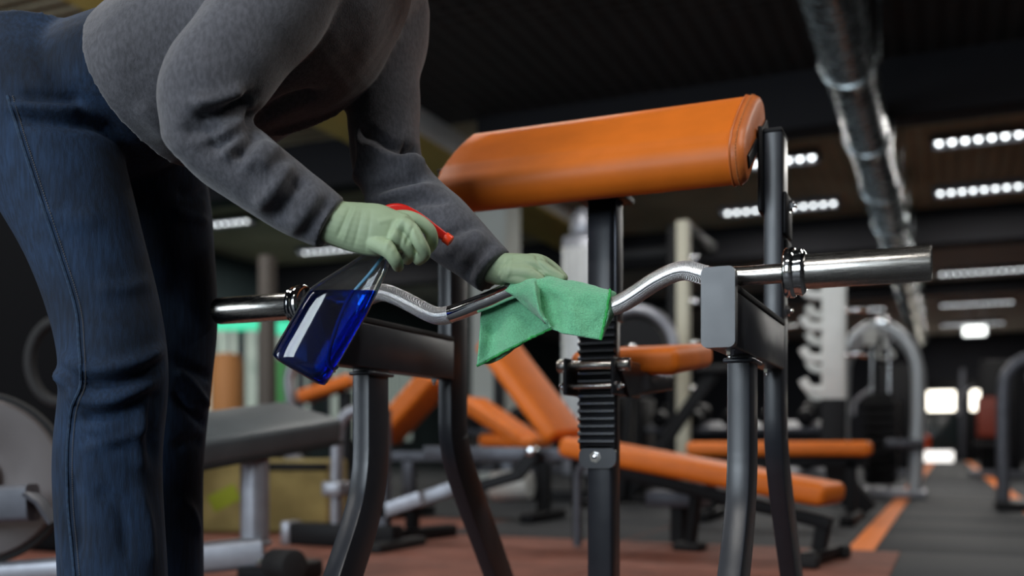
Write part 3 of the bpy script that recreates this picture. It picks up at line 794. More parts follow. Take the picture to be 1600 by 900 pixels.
prof_b = [(.000, -.038, .038, .020), (.002, -.043, .043, .025), (.008, -.0475, .0475, .030), (.05, -.048, .048, .031), (.11, -.048, .048, .031), (.128, -.043, .0478, .0305),
          (.145, -.0345, .0465, .0295), (.162, -.0255, .045, .028), (.180, -.016, .043, .026), (.198, -.007, .041, .022), (.210, -.001, .037, .019), (.218, .002, .034, .016), (.245, .002, .034, .016)]
def bottle_mesh(off, prof, seg_n=40):
    rings = []
    for s_, l_, r_, t_ in prof:
        cx = (l_ + r_) / 2; hw = (r_ - l_) / 2 - off; ht = t_ - off; ring = []
        for k in range(seg_n):
            a = 2 * math.pi * k / seg_n; e = .62
            cxk = math.copysign(abs(math.cos(a)) ** e, math.cos(a)); sxk = math.copysign(abs(math.sin(a)) ** e, math.sin(a))
            ring.append(b0 + ez * s_ + ex * (cx + hw * cxk) + ey * (ht * sxk))
        rings.append(ring)
    return skin_rings(rings)
fine = spline(prof_b, 3)
add('bottle_body', bottle_mesh(0, fine), PLASTIC, bottle, None)
lm = bottle_mesh(.0022, [(max(s_, .003), a, b, c) for s_, a, b, c in fine])
bm = bmesh.new(); bm.from_mesh(lm)
zl = P(0, 457, BD).z
geom = bm.verts[:] + bm.edges[:] + bm.faces[:]
res = bmesh.ops.bisect_plane(bm, geom=geom, plane_co=(0, 0, zl), plane_no=(0, 0, 1), clear_outer=True)
ed = [e for e in res['geom_cut'] if isinstance(e, bmesh.types.BMEdge)]
bmesh.ops.edgenet_fill(bm, edges=ed)
bmesh.ops.recalc_face_normals(bm, faces=bm.faces)
for f in bm.faces:
    if f.normal.z > .95 and len(f.verts) > 8: f.smooth = False
bm.to_mesh(lm); bm.free()
add('liquid', lm, LIQ, bottle)
add('dip_tube', tube([P(610, 385, BD), P(580, 425, BD), P(545, 468, BD), P(520, 530, BD), P(512, 566, BD), P(521, 576, BD), P(528, 572, BD)], .0027, 10, 6), DIP, bottle)
add('neck_ring', lathe(b0 + ez * .214 + ex * .018, ez, [(0, .018), (.001, .0205), (.006, .0205), (.007, .0185)], 30), PLASTIC, bottle)
nozzle = [P(586, 384, BD), P(588, 352, BD), P(603, 335, BD), P(626, 330, BD), P(652, 341, BD), P(680, 360, BD), P(699, 373, BD)]
hd_ = add('trigger_head', sweep(spline(nozzle, 6), rrect(.012, .010, .005), side=FWD, scales=[1.35 - .75 * (i / 36.) for i in range(37)]), REDP, bottle)
add('nozzle', cyl(P(694, 369.5, BD), P(705, 377.5, BD), .0085, 16, .002), REDN, hd_)
add('trigger', sweep(spline([P(640, 350, BD), P(655, 368, BD), P(654, 385, BD), P(645, 400, BD)], 5), rrect(.009, .004, .003), side=FWD), REDP, hd_)
add('screw_cap', lathe(b0 + ez * .228 + ex * .018, ez, [(0, .017), (.001, .0185), (.018, .0185), (.020, .016)], 24), REDP, bottle)

# ------------------------------------------------------------------ green microfibre cloth over the bar
CLOTH = mat('green microfibre', rgb(118, 196, 150), 0.95, var=0.14, vscale=420, bump=0.9, bscale=420, sheen=0.4)
wave_bump(CLOTH, 190, 0.35, 'Z', None, dist=.001)
HEM = mat('green overlock hem', rgb(64, 178, 92), 0.9, var=.2, vscale=400, bump=.8, bscale=600)
def bd(x):                                      # depth of the bar's axis at pixel column x
    t = (x - 800) / FPX; return BV / (ST * t + CT)
def patch(grid, nu=10, nv=10):
    """smooth surface through a grid of points"""
    rows_ = [spline([tuple(p) for p in r], nu) for r in grid]
    cols_ = [spline([rows_[i][j] for i in range(len(rows_))], nv) for j in range(len(rows_[0]))]
    return [[Vector(cols_[j][i]) for j in range(len(cols_))] for i in range(len(cols_[0]))]
def cl(x, y, dd): return P(x, y, bd(x) + dd)
# main fall, in front of the bar: rows from behind the bar's crest down to the lower edge
G1 = [[cl(778, 452, .022), cl(800, 447, .024), cl(828, 442, .026), cl(842, 441, .026), cl(862, 440, .028), cl(886, 446, .026), cl(915, 448, .026), cl(950, 458, .024)],
      [cl(780, 449, .0), cl(801, 440, -.008), cl(830, 433, -.004), cl(840, 432, .0), cl(860, 431, .004), cl(884, 437, .0), cl(912, 442, .0), cl(953, 453, .0)],
      [cl(792, 456, -.020), cl(808, 455, -.028), cl(833, 447, -.044), cl(842, 446, -.022), cl(858, 446, -.022), cl(884, 456, -.030), cl(912, 459, -.026), cl(952, 463, -.022)],
      [cl(801, 464, -.020), cl(819, 470, -.030), cl(838, 466, -.056), cl(846, 468, -.018), cl(860, 472, -.018), cl(888, 478, -.038), cl(916, 481, -.030), cl(949, 482, -.024)],
      [cl(813, 472, -.020), cl(832, 486, -.030), cl(844, 488, -.060), cl(851, 492, -.026), cl(866, 497, -.026), cl(892, 500, -.044), cl(918, 504, -.034), cl(944, 506, -.026)],
      [cl(826, 480, -.018), cl(848, 503, -.028), cl(858, 508, -.050), cl(866, 513, -.044), cl(878, 518, -.046), cl(898, 524, -.044), cl(917, 527, -.038), cl(938, 531, -.030)]]
# tail behind the bar, hanging to the lower left
G2 = [[cl(756, 470, .018), cl(775, 465, .018), cl(800, 458, .018), cl(828, 452, .018), cl(850, 448, .018)],
      [cl(752, 492, .022), cl(774, 488, .024), cl(802, 480, .020), cl(832, 474, .022), cl(862, 472, .018)],
      [cl(749, 520, .018), cl(773, 515, .034), cl(802, 506, .016), cl(834, 498, .026), cl(868, 492, .016)],
      [cl(747, 546, .012), cl(771, 540, .030), cl(800, 528, .010), cl(834, 515, .024), cl(868, 503, .012)],
      [cl(745, 572, .006), cl(770, 559, .022), cl(798, 544, .004), cl(832, 527, .020), cl(866, 511, .010)]]
# the underside fold behind the tail's lower hem
G3 = [[cl(746, 571, .008), cl(770, 559, .024), cl(798, 545, .008), cl(830, 529, .024)],
      [cl(754, 569, .022), cl(772, 566, .036), cl(797, 552, .022), cl(820, 534, .034)],
      [cl(760, 556, .034), cl(776, 552, .044), cl(797, 540, .034), cl(815, 526, .044)]]
G4 = [[cl(953, 455, .002), cl(958, 456, .008), cl(961, 458, .020)], [cl(950, 482, -.022), cl(957, 484, -.006), cl(959, 482, .012)], [cl(944, 506, -.025), cl(949, 505, -.008), cl(951, 500, .010)], [cl(938, 531, -.029), cl(940, 524, -.012), cl(942, 515, .006)]]
vs, fs = [], []
edges_ = {}
for gi, G in enumerate((G1, G2, G3, G4)):
    S = patch(G, 8, 8); nr, nc = len(S), len(S[0]); o0 = len(vs)
    edges_[gi] = S
    for r in S: vs += r
    for i in range(nr - 1):
        for j in range(nc - 1): fs.append((o0 + i * nc + j, o0 + i * nc + j + 1, o0 + (i + 1) * nc + j + 1, o0 + (i + 1) * nc + j))
cme = pydata(vs, fs, True, 0)
roughen(cme, .0025, 60)
cloth = add('cleaning_cloth', cme, CLOTH)
cloth.modifiers.new('thick', 'SOLIDIFY').thickness = .0028
tag(cloth, 'green microfibre cloth folded over the middle of the curl bar', 'cloth')
def hem_line(pts, r=.0024):
    q = []
    for i, p in enumerate(pts):
        q.append(Vector(p) + Vector((random.uniform(-.0007, .0007), 0, random.uniform(-.0007, .0007))))
    return tube(q, r, 7, 0)
add('hem', hem_line([r[-1] for r in edges_[0]][6:], .0022), HEM, cloth)
add('hem', hem_line(edges_[1][-1], .0024), HEM, cloth)
# ------------------------------------------------------------------ background equipment
EX = [(1, 0, 0), (0, 1, 0), (0, 0, 1)]
def seg_box(a, b, w_, h, m, name, parent, bevel=.004, side=None):
    """square tube from a to b"""
    a, b = Vector(a), Vector(b); T = (b - a).normalized()
    s = Vector(side) if side else (Vector((0, 1, 0)) if abs(T.y) < .9 else Vector((1, 0, 0)))
    return add(name, sweep([a, b], rrect(w_ / 2, h / 2, min(bevel, w_ / 2.2, h / 2.2)), side=s), m, parent)
def pad_ab(a, b, width, th, m, name, parent, side=(0, 1, 0), bevel=.03):
    a, b = Vector(a), Vector(b); X = (b - a); Ln = X.length; X.normalize(); Y = Vector(side); Y = (Y - X * Y.dot(X)).normalized(); Z = X.cross(Y)
    return add(name, rbox((a + b) / 2, (Ln / 2, width / 2, th / 2), bevel, (X, Y, Z), 4), m, parent)

# -- decline bench with orange pads right behind the preacher bench (its length runs across the view)
V = 3.92
def pv(x, y, v=V): return at_v(x, y, v)
BW = (RIGHT * .56 + FWD * .83)                  # across the bench
def bq(x, y, off=0.0):                          # a point seen at (x, y) on the bench's long vertical plane, shifted `off` across it
    d = 4.3 - (x - 875) * .65 / 425
    return px(x, y, d) + BW * off
def grounded(p, z=0.0): return Vector((p.x, p.y, z))
BA = (RIGHT * .83 - FWD * .56)                  # along the bench
ab = empty('adjustable_bench', grounded(bq(1000, 860)), 'orange adjustable bench with raised backrest, behind the toothed seat post', 'gym bench', 'orange benches')
pad_ab(bq(872, 697, .13), bq(1290, 776, .13), .29, .085, ORANGE, 'seat_pad', ab, side=BW)
pad_ab(bq(862, 684, .13), bq(748, 532, .13), .30, .08, ORANGE, 'backrest', ab, side=BW)
seg_box(bq(905, 728, .13), bq(1282, 822, .13), .05, .05, BLACK2, 'seat_rail', ab, side=BW)
seg_box(bq(640, 706, .13), bq(930, 711, .13), .06, .055, GREYM, 'main_beam', ab, side=BW)
seg_box(bq(1272, 815, .13), grounded(bq(1262, 884, .13), .03), .05, .05, BLACK2, 'leg', ab, side=BW)
fc = grounded(bq(1268, 886, .13))
add('foot_bar', rbox(fc + UP * .035, (.03, .2, .02), .006, (BA, BW, UP)), BLACK2, ab)
for s in (-.2, .2): add('rubber_foot', rbox(fc + BW * s + UP * .025, (.05, .03, .025), .01, (BA, BW, UP)), RUBBER, ab)
mc = grounded(bq(1040, 868, .24))
seg_box(bq(1052, 762, .24), mc + UP * .02, .055, .04, BLACK2, 'leg', ab, side=BW)
add('rubber_foot', rbox(mc + UP * .018, (.06, .05, .018), .008, (BA, BW, UP)), RUBBER, ab)
lc = grounded(bq(893, 838, .05))
add('loop_leg', tube([lc + UP * .01, bq(893, 760, .05), bq(895, 738, .05), bq(906, 726, .05), bq(945, 724, .05)], .017, 12, 5), GREYM, ab)
seg_box(grounded(bq(866, 838, .2), .01), bq(862, 715, .2), .04, .03, BLACK2, 'leg', ab, side=BW)
seg_box(bq(830, 702, .05), bq(798, 742, .05), .02, .07, BLACK2, 'link_arm', ab, side=BW)
seg_box(bq(804, 742, .05), bq(700, 772, .05), .03, .05, BLACK2, 'link_arm', ab, side=BW)
add('bolt', cyl(bq(826, 705, .0), bq(826, 705, .05), .022, 14, .004), CHROME, ab)
seg_box(bq(640, 786, .02), bq(735, 752, .02), .05, .06, SILVER, 'brace', ab, side=BW)
seg_box(bq(640, 786, .02), grounded(bq(640, 836, .02), .01), .05, .05, BLACK2, 'leg', ab, side=BW)
add('foot_bar', rbox(grounded(bq(640, 838, .1), .03), (.04, .22, .03), .008, (BA, BW, UP)), BLACK2, ab)
sp = bq(994, 786, .42)
add('support_plate', rbox(sp, (.12, .1, .035), .01, (BA, BW, UP)), GREYM, ab)
seg_box(sp, grounded(sp, .01), .06, .06, BLACK2, 'leg', ab, side=BW)

# -- silver loop frame in front of the left orange pads
VL = 3.75
lf = empty('frame_machine', pv(540, 830, VL), 'grey tubular loop frame of a leg machine left of the preacher bench legs', 'gym machine'); lf.location.z = 0
l0 = pv(526, 846, VL); l1 = pv(600, 846, VL)
add('loop_tube', tube([(l0.x, VL, .05), pv(526, 740, VL), pv(528, 680, VL), pv(536, 655, VL), pv(556, 641, VL), pv(600, 640, VL)], .028, 14, 6), SILVER, lf)
add('clamp', bx(l0.x - .05, l0.x + .05, VL - .05, VL + .05, pv(526, 775, VL).z, pv(526, 752, VL).z, .01), SILVER, lf)
seg_box(pv(600, 640, VL), (l1.x, VL, .05), .05, .05, GREYM, 'upright', lf)
seg_box(pv(596, 800, VL), pv(660, 778, VL), .05, .06, SILVER, 'brace', lf)
add('foot_bar', bx(pv(456, 850, VL).x, pv(622, 850, VL).x, VL - .045, VL + .045, 0, .10, .008), BLACK2, lf)
add('end_cap', bx(pv(448, 850, VL).x, pv(462, 850, VL).x, VL - .05, VL + .05, 0, .105, .008), SILVER, lf)
add('rubber_foot', bx(pv(610, 862, VL).x, pv(632, 862, VL).x, VL - .2, VL + .2, 0, .04, .008), RUBBER, lf)

# -- second orange bench behind, V of two pads
V2 = 5.5
b2 = empty('adjustable_bench', at_v(720, 800, V2), 'orange bench folded into a V behind the left legs of the preacher bench', 'gym bench', 'orange benches'); b2.location.z = 0
pad_ab(at_v(596, 688, V2), at_v(686, 588, V2), .32, .12, ORANGE, 'backrest', b2)
pad_ab(at_v(735, 628, V2), at_v(826, 690, V2), .32, .09, ORANGE, 'seat_pad', b2)
pad_ab(at_v(762, 688, V2), at_v(850, 690, V2), .3, .075, ORANGE, 'head_pad', b2)
seg_box(at_v(600, 712, V2), at_v(860, 716, V2), .07, .06, GREYM, 'main_beam', b2)
seg_box(at_v(640, 716, V2), at_v(640, 816, V2), .07, .07, GREYM, 'leg', b2)
seg_box(at_v(850, 716, V2), at_v(850, 816, V2), .07, .07, BLACK2, 'leg', b2)
for x in (640, 850): add('foot_bar', bx(at_v(x, 816, V2).x - .04, at_v(x, 816, V2).x + .04, V2 - .28, V2 + .28, 0, .06, .01), BLACK2, b2)
add('weight_roll', cyl(at_v(770, 760, V2 - .1), at_v(828, 756, V2 - .1), .09, 18, .01), WHITEM, b2)

# -- flat orange bench by the rack
V3 = 6.0
b3 = empty('flat_bench', at_v(1220, 760, V3), 'flat orange bench under the white toothed rack', 'gym bench', 'orange benches'); b3.location.z = 0
pad_ab(at_v(1080, 701, V3), at_v(1362, 701, V3), .3, .085, ORANGE, 'seat_pad', b3)
seg_box(at_v(1085, 722, V3), at_v(1355, 722, V3), .06, .06, BLACK2, 'main_beam', b3)
for x in (1110, 1330):
    seg_box(at_v(x, 722, V3), at_v(x, 800, V3), .06, .06, BLACK2, 'leg', b3)
    add('foot_bar', bx(at_v(x, 800, V3).x - .04, at_v(x, 800, V3).x + .04, V3 - .28, V3 + .28, 0, .06, .01), BLACK2, b3)

# -- press rack with white toothed uprights
V4 = 6.6
def rack_upright(x, v, parent):
    c = at_v(x, 700, v); u = c.x
    add('hook_plate', bx(u - .075, u + .075, v - .03, v + .03, .72, 1.62, .02), WHITEM, parent)
    for k, z in enumerate((.80, 1.0, 1.2, 1.4)):
        add('bar_hook', sweep(spline([(u - .06, v, z), (u - .15, v, z + .01), (u - .19, v, z + .07)], 4), rrect(.028, .028, .008), side=(0, 1, 0)), WHITEM, parent)
    add('leg', sweep(spline([(u, v, .74), (u + .0, v, .45), (u + .06, v, .2), (u + .20, v - .0, .02)], 6), rrect(.04, .075, .01), side=(0, 1, 0)), BLACK2, parent)
r1 = empty('press_rack', (at_v(1303, 760, V4).x, V4, 0), 'bench press rack with white toothed uprights on black legs beside the walkway', 'gym rack')
rack_upright(1303, V4, r1)
u_r = at_v(1303, 700, V4).x
rack_upright(1305, V4 + 1.0, r1)
seg_box((u_r, V4, .3), (at_v(1305, 700, V4 + 1.0).x, V4 + 1.0, .3), .06, .08, BLACK2, 'cross_beam', r1)
add('safety_bar', tube([(u_r - .22, V4, 1.22), (u_r - .45, V4, 1.18), (u_r - .6, V4 + .1, 1.05)], .02, 10, 4), STEEL, r1)
for z in (1.02, 1.3): add('peg', cyl((u_r + .07, V4, z), (u_r + .2, V4, z), .022, 12, .004), CHROME, r1)

# -- arched cable machine further along the walkway
V5 = 9.3
cmx = at_v(1378, 700, V5).x
c1 = empty('cable_machine', (cmx, V5, 0), 'silver arched cable machine with black weight stack beside the walkway', 'gym machine')
for dv in (-.25, .25):
    add('arch_tube', tube([(cmx - .34, V5 + dv, 0), (cmx - .34, V5 + dv, 1.0), (cmx - .28, V5 + dv, 1.28), (cmx - .08, V5 + dv, 1.46), (cmx + .12, V5 + dv, 1.41), (cmx + .27, V5 + dv, 1.2), (cmx + .30, V5 + dv, .85), (cmx + .27, V5 + dv, 0)], .055, 14, 6), mat('pale silver steel', rgb(190, 195, 200), .35, .3), c1)
add('weight_stack', bx(cmx - .12, cmx + .1, V5 - .1, V5 + .1, .1, .9, .01), BLACK2, c1)
for k in range(9): add('weight_plate', bx(cmx - .15, cmx + .13, V5 - .14, V5 + .14, .12 + k * .08, .185 + k * .08, .006), BLACK2, c1)
for s in (-.08, .06): add('guide_rod', cyl((cmx + s, V5, .06), (cmx + s, V5, 1.40), .014, 10), CHROME, c1)
add('placard', bx(cmx - .13, cmx - .02, V5 - .3, V5 - .28, 1.3, 1.5, .006), WHITEM, c1)
add('pulley', cyl((cmx + .02, V5 - .3, 1.5), (cmx + .02, V5 - .26, 1.5), .06, 16, .008), CHROME, c1)
add('handle', tube([(cmx + .02, V5 - .28, 1.45), (cmx + .05, V5 - .3, 1.3), (cmx + .12, V5 - .3, 1.2), (cmx - .02, V5 - .3, 1.2), (cmx + .03, V5 - .3, 1.3)], .012, 8, 4), WHITEM, c1)
add('seat', bx(cmx + .05, cmx + .35, V5 - .55, V5 - .28, .42, .5, .03), GREYM, c1)
add('base_plate', bx(cmx - .4, cmx + .36, V5 - .34, V5 + .34, 0, .06, .01), SILVER, c1)

# -- arched frame at the right edge of the walkway
V6 = 7.8
rx = at_v(1585, 700, V6).x
c2 = empty('cable_machine', (rx + .3, V6, 0), 'dark arched tube machine at the right edge of the walkway', 'gym machine')
add('arch_tube', tube([(rx - .07, V6, 0), (rx - .07, V6, .8), (rx - .02, V6, .98), (rx + .12, V6, 1.06), (rx + .5, V6, 1.06), (rx + .62, V6, .9), (rx + .62, V6, 0)], .045, 12, 6), GREYM, c2)
add('round_cover', lathe((rx + .22, V6 - .12, .92), (0, 1, 0), [(0, .05), (0, .13), (.02, .15), (.08, .15), (.09, .1)], 24), SILVER, c2)
add('seat', bx(rx + .15, rx + .5, V6 - .1, V6 + .3, .42, .5, .03), BLACK2, c2)
add('base', bx(rx - .12, rx + .68, V6 - .3, V6 + .3, 0, .06, .01), BLACK2, c2)
seg_box((rx + .3, V6 + .1, .05), (rx + .3, V6 + .1, .44), .08, .08, BLACK2, 'post', c2)

# -- dark cable station and orange bin at the far end
BV_ = 28.0
bin_c = at_v(1441, 700, BV_)
bn = empty('orange_bin', (bin_c.x, BV_, 0), 'orange red bin at the far end of the walkway', 'bin')
ORB = mat('orange red plastic', rgb(214, 74, 30), .5)
add('body', lathe((bin_c.x, BV_, 0), (0, 0, 1), [(0, .14), (.02, .16), (.6, .2), (.63, .2)], 20), ORB, bn)
add('lid', lathe((bin_c.x, BV_, .63), (0, 0, 1), [(0, .21), (.03, .21), (.08, .1), (.09, .02)], 20), ORB, bn)
sg = at_v(1465, 717, 27)
lb = empty('light_box', (sg.x, 27, 0), 'small bright white light box standing at the end of the walkway', 'light box')
add('case', bx(sg.x - .4, sg.x + .4, 27, 27.12, 0, .32, .02), GREYM, lb)
add('lit_face', bx(sg.x - .36, sg.x + .36, 26.985, 27.0, .03, .29, .01), mat('lit white face', (1, 1, 1), .4, emit=(1, .97, .92), estr=1.6), lb)
for x, kind in ((1556, 0), (1392, 1)):
    c = at_v(x, 700, 16.0)
    m_ = empty('weight_machine', (c.x, 16.0, 0), ['dark weight machine with grey seat near the far doors, right of the walkway', 'dark weight machine left of the walkway near the orange bin'][kind], 'gym machine')
    add('tower', bx(c.x - .2, c.x + .35, 16.2, 16.5, 0, 1.7, .03), BLACK2, m_)
    add('seat', bx(c.x - .3, c.x + .1, 15.7, 16.1, .4, .5, .04), BLACK2, m_)
    add('backrest', rbox((c.x - .05, 16.12, .85), (.2, .06, .3), .04, EX, 3), mat('dark red vinyl', rgb(120, 46, 30), .5) if kind == 0 else BLACK2, m_)
    add('lever', tube([(c.x - .3, 16.2, 1.3), (c.x - .5, 15.9, 1.1), (c.x - .5, 15.6, .9)], .03, 10, 4), SILVER, m_)
    add('base', bx(c.x - .35, c.x + .4, 15.6, 16.6, 0, .08, .01), GREYM, m_)

# -- white column, cream post rack, grey stack shroud and wheel behind the arm pad
cw = at_v(769, 700, 9.6)
struct('column', bx(cw.x - .2, cw.x + .2, 9.5, 9.9, 0, ZC, .01), PALEWALL)
V7 = 7.6
k0 = at_v(905, 430, V7)
sm = empty('stack_machine', (k0.x, V7, 0), 'weight machine with pale grey shroud beyond the seat post', 'gym machine')
add('shroud', bx(k0.x - .1, k0.x + .25, V7 - .15, V7 + .2, .2, k0.z + .03 + .27, .03), SILVER, sm)
add('shroud_top', lathe((k0.x + .05, V7, k0.z + .28), (0, 0, 1), [(0, .09), (.05, .12), (.16, .12), (.24, .07), (.25, .02)], 20), SILVER, sm)
for k in range(5): add('fluting', bx(k0.x - .08 + k * .065, k0.x - .045 + k * .065, V7 - .17, V7 - .148, .4, k0.z + .2, .006), WHITEM, sm)
add('frame', merge([bx(k0.x - .75, k0.x - .67, V7 - .04, V7 + .04, 0, 1.5, .01), bx(k0.x - .75, k0.x - .05, V7 - .04, V7 + .04, 1.42, 1.5, .01), bx(k0.x - .75, k0.x + .3, V7 - .04, V7 + .04, .0, .08, .01)]), BLACK2, sm)
add('seat', bx(k0.x - .65, k0.x - .25, V7 - .6, V7 - .2, .45, .55, .04), BLACK2, sm)
add('seat_post', bx(k0.x - .5, k0.x - .4, V7 - .45, V7 - .35, 0, .46, .01), GREYM, sm)
V8 = 7.9
p0 = at_v(1068, 430, V8)
pr_ = empty('power_rack', (p0.x, V8, 0), 'power rack with a cream upright and a black upright right of the seat post', 'gym rack')
add('upright', bx(p0.x - .05, p0.x + .05, V8 - .05, V8 + .05, 0, 2.25, .01), CREAM, pr_)
q0 = at_v(1048, 430, V8 + .05)
add('upright', bx(q0.x - .04, q0.x + .04, V8 + .08, V8 + .16, 0, 2.25, .01), BLACK2, pr_)
add('upright', bx(p0.x - 1.15, p0.x - 1.05, V8 + .9, V8 + 1.0, 0, 2.25, .01), BLACK2, pr_)
add('cross_beam', bx(p0.x - 1.1, p0.x + .05, V8 + .9, V8 + 1.0, 2.15, 2.25, .01), BLACK2, pr_)
add('side_beam', bx(p0.x - .04, p0.x + .04, V8 + .05, V8 + 1.0, 2.15, 2.25, .01), BLACK2, pr_)
for z in (.9, 1.25, 1.6, 1.95): add('peg', cyl((p0.x + .05, V8, z), (p0.x + .12, V8, z), .025, 12, .004), CHROME, pr_)
V9 = 7.0
wx = at_v(990, 548, V9)
bk_ = empty('spin_bike', (wx.x, V9, 0), 'exercise machine with a silver flywheel ring right of the seat post', 'gym machine')
add('wheel_rim', sweep([wx + Vector((math.cos(a) * .3, 0, math.sin(a) * .3)) for a in [2 * math.pi * k / 32 for k in range(33)]], circ(.042, 10), side=(0, 1, 0)), SILVER, bk_)
add('wheel_disc', cyl(wx + Vector((0, -.01, 0)), wx + Vector((0, .02, 0)), .235, 28), BLACK2, bk_)
add('hub', cyl(wx + Vector((0, -.05, 0)), wx + Vector((0, .06, 0)), .05, 16, .01), CHROME, bk_)
seg_box(wx, (wx.x - .1, V9, .05), .06, .06, BLACK2, 'fork', bk_)
seg_box((wx.x - .1, V9 + .1, .05), (wx.x + .55, V9 + .1, .95), .07, .09, BLACK2, 'frame_tube', bk_)
add('saddle', rbox((wx.x + .58, V9 + .1, .98), (.14, .09, .035), .03, EX, 3), BLACK2, bk_)
for s in (-.3, .6): add('foot_bar', bx(wx.x + s - .04, wx.x + s + .04, V9 - .25, V9 + .3, 0, .06, .01), BLACK2, bk_)
add('floor_tube', bx(wx.x - .3, wx.x + .6, V9 + .06, V9 + .14, .02, .08, .01), BLACK2, bk_)

# -- dumbbell rack behind the decline bench, grey and black
V10 = 8.4
for i, (x, lab) in enumerate(((850, 'black dumbbell rack seen under the raised orange backrest'), (1150, 'black dumbbell rack seen between the right legs of the preacher bench'))):
    c = at_v(x, 760, V10)
    dr = empty('dumbbell_rack', (c.x, V10, 0), lab, 'dumbbell rack', 'dumbbell racks')
    for z in (.25, .6): add('shelf', rbox((c.x, V10, z), (.8, .14, .02), .006, ((1, 0, 0), (0, 1, .25), (0, -.25, 1))), GREYM, dr)
    for s in (-.78, .78): add('side_frame', bx(c.x + s - .03, c.x + s + .03, V10 - .25, V10 + .2, 0, .85, .01), BLACK2, dr)
    for z in (.29, .64):
        for k in range(5):
            u = c.x - .62 + k * .3
            d_ = empty('dumbbell', (u, V10, z), 'dumbbell', 'dumbbell', 'dumbbells on the racks')
            d_['label'] = '%s dumbbell on the %s shelf of the %s' % (('first', 'second', 'third', 'fourth', 'fifth')[k], 'lower' if z < .5 else 'upper', ('rack under the raised orange backrest', 'rack between the bench legs')[i])
            z2 = z + .06
            add('handle', cyl((u, V10 - .08, z2 - .02), (u, V10 + .1, z2 + .025), .016, 10), CHROME, d_)
            for s0, s1 in ((-.17, -.07), (.08, .18)):
                add('weight_head', cyl((u, V10 + s0, z2 + s0 * .25), (u, V10 + s1, z2 + s1 * .25), .07, 12, .012), BLACK2, d_)

# -- grey padded bench on silver frame, left
def q(x, y, d): return px(x, y, d)
gb = empty('incline_bench', q(400, 900, 3.15), 'tilted dark grey padded bench on a silver frame right of the jeans', 'gym bench'); gb.location.z = 0
A, Bq = q(235, 708, 3.0), q(505, 664, 3.6)
GPAD = mat('dark grey vinyl', rgb(74, 80, 84), .42, var=.1, vscale=10, bump=.08, bscale=500)
pc = (A + Bq) / 2; X = (Bq - A).normalized(); 
Yd = (FWD * .9 - RIGHT * .15 + UP * .24).normalized(); Y = (Yd - X * Yd.dot(X)).normalized(); Z = X.cross(Y)
add('seat_pad', rbox(pc + Y * .06, ((Bq - A).length / 2, .16, .045), .022, (X, Y, Z), 4), GPAD, gb)
add('pad_trim', rbox(pc + Y * .06 - Z * .042, ((Bq - A).length / 2 + .003, .163, .008), .004, (X, Y, Z)), RUBBER, gb)
add('end_patch', rbox(pc + Y * .06 + X * ((Bq - A).length / 2 - .012), (.014, .13, .03), .012, (X, Y, Z), 3), mat('brown leather', rgb(120, 72, 48), .5), gb)
pt = q(398, 705, 3.3)
add('post', cyl((pt.x, pt.y, .12), pt + UP * .02, .047, 24), SILVER, gb)
seg_box(q(240, 880, 3.2), q(412, 862, 3.25), .09, .10, SILVER, 'base_beam', gb, .02)
add('weld', cyl((pt.x, pt.y, .115), (pt.x, pt.y, .135), .056, 20, .008), SILVER, gb)
e0, e1 = q(412, 882, 3.2), q(448, 882, 3.14)
add('axle', cyl(e0, e1, .03, 16), CHROME, gb)
add('rubber_roller', cyl(q(426, 882, 3.18), q(462, 884, 3.10), .052, 24, .012), RUBBER, gb)
add('foot', bx(e0.x - .07, e0.x + .06, e0.y - .05, e0.y + .25, 0, .06, .01), BLACK2, gb)

# -- weight machine with a grey disc at the left edge
gd = empty('plate_machine', q(20, 880, 2.7), 'weight machine with a big grey disc and silver tubes left of the jeans', 'gym machine'); gd.location.z = 0
dc = q(-40, 748, 2.7); dn = (-FWD + RIGHT * .25).normalized()
PLATE = mat('grey cast disc', rgb(98, 92, 92), .45, .2, var=.12, vscale=6)
add('disc', lathe(dc + dn * -.03, dn, [(0, .215), (.0, .218), (.02, .222), (.03, .214), (.03, .12), (.022, .10), (.022, .07), (.04, .06), (.04, 0)], 64), PLATE, gd)
add('disc_rim', lathe(dc + dn * -.045, dn, [(0, .20), (0, .236), (.012, .240), (.030, .236), (.030, .217)], 64), RUBBER, gd)
seg_box(q(-140, 795, 2.6), q(52, 785, 2.55), .06, .095, GREYM, 'cross_tube', gd, .015)
add('tube_end', sweep([q(40, 768, 2.54), q(62, 782, 2.55), q(84, 815, 2.56)], rrect(.03, .006, .004), side=FWD), GREYM, gd)
seg_box(q(-140, 905, 2.75), q(120, 886, 2.75), .07, .06, SILVER, 'base_tube', gd, .015)
seg_box(q(-90, 905, 2.75), q(-90, 500, 2.75), .08, .08, BLACK2, 'upright', gd, .01)
DK = 4.2
sh = empty('machine_tower', q(30, 840, DK), 'black machine tower with a dark ring standing behind the jeans', 'gym machine'); sh.location.z = 0
t0 = q(40, 500, DK)
add('tower', bx(t0.x - .28, t0.x + .26, t0.y, t0.y + .35, 0, 2.2, .04), mat('matte black shroud', rgb(12, 12, 14), .9, spec=.1), sh)
rc = q(95, 565, DK - .35)
add('ring', sweep([rc + RIGHT * math.cos(a) * .12 + UP * math.sin(a) * .16 for a in [2 * math.pi * k / 32 for k in range(33)]], circ(.022, 10), side=FWD), RUBBER, sh)
seg_box(rc - UP * .16, rc - UP * .16 + FWD * .3, .04, .04, BLACK2, 'ring_arm', sh)
gs = q(-4, 480, 4.6)
add('side_rail', bx(gs.x - .05, gs.x + .03, gs.y, gs.y + .08, 0, 2.3, .01), SILVER, sh)

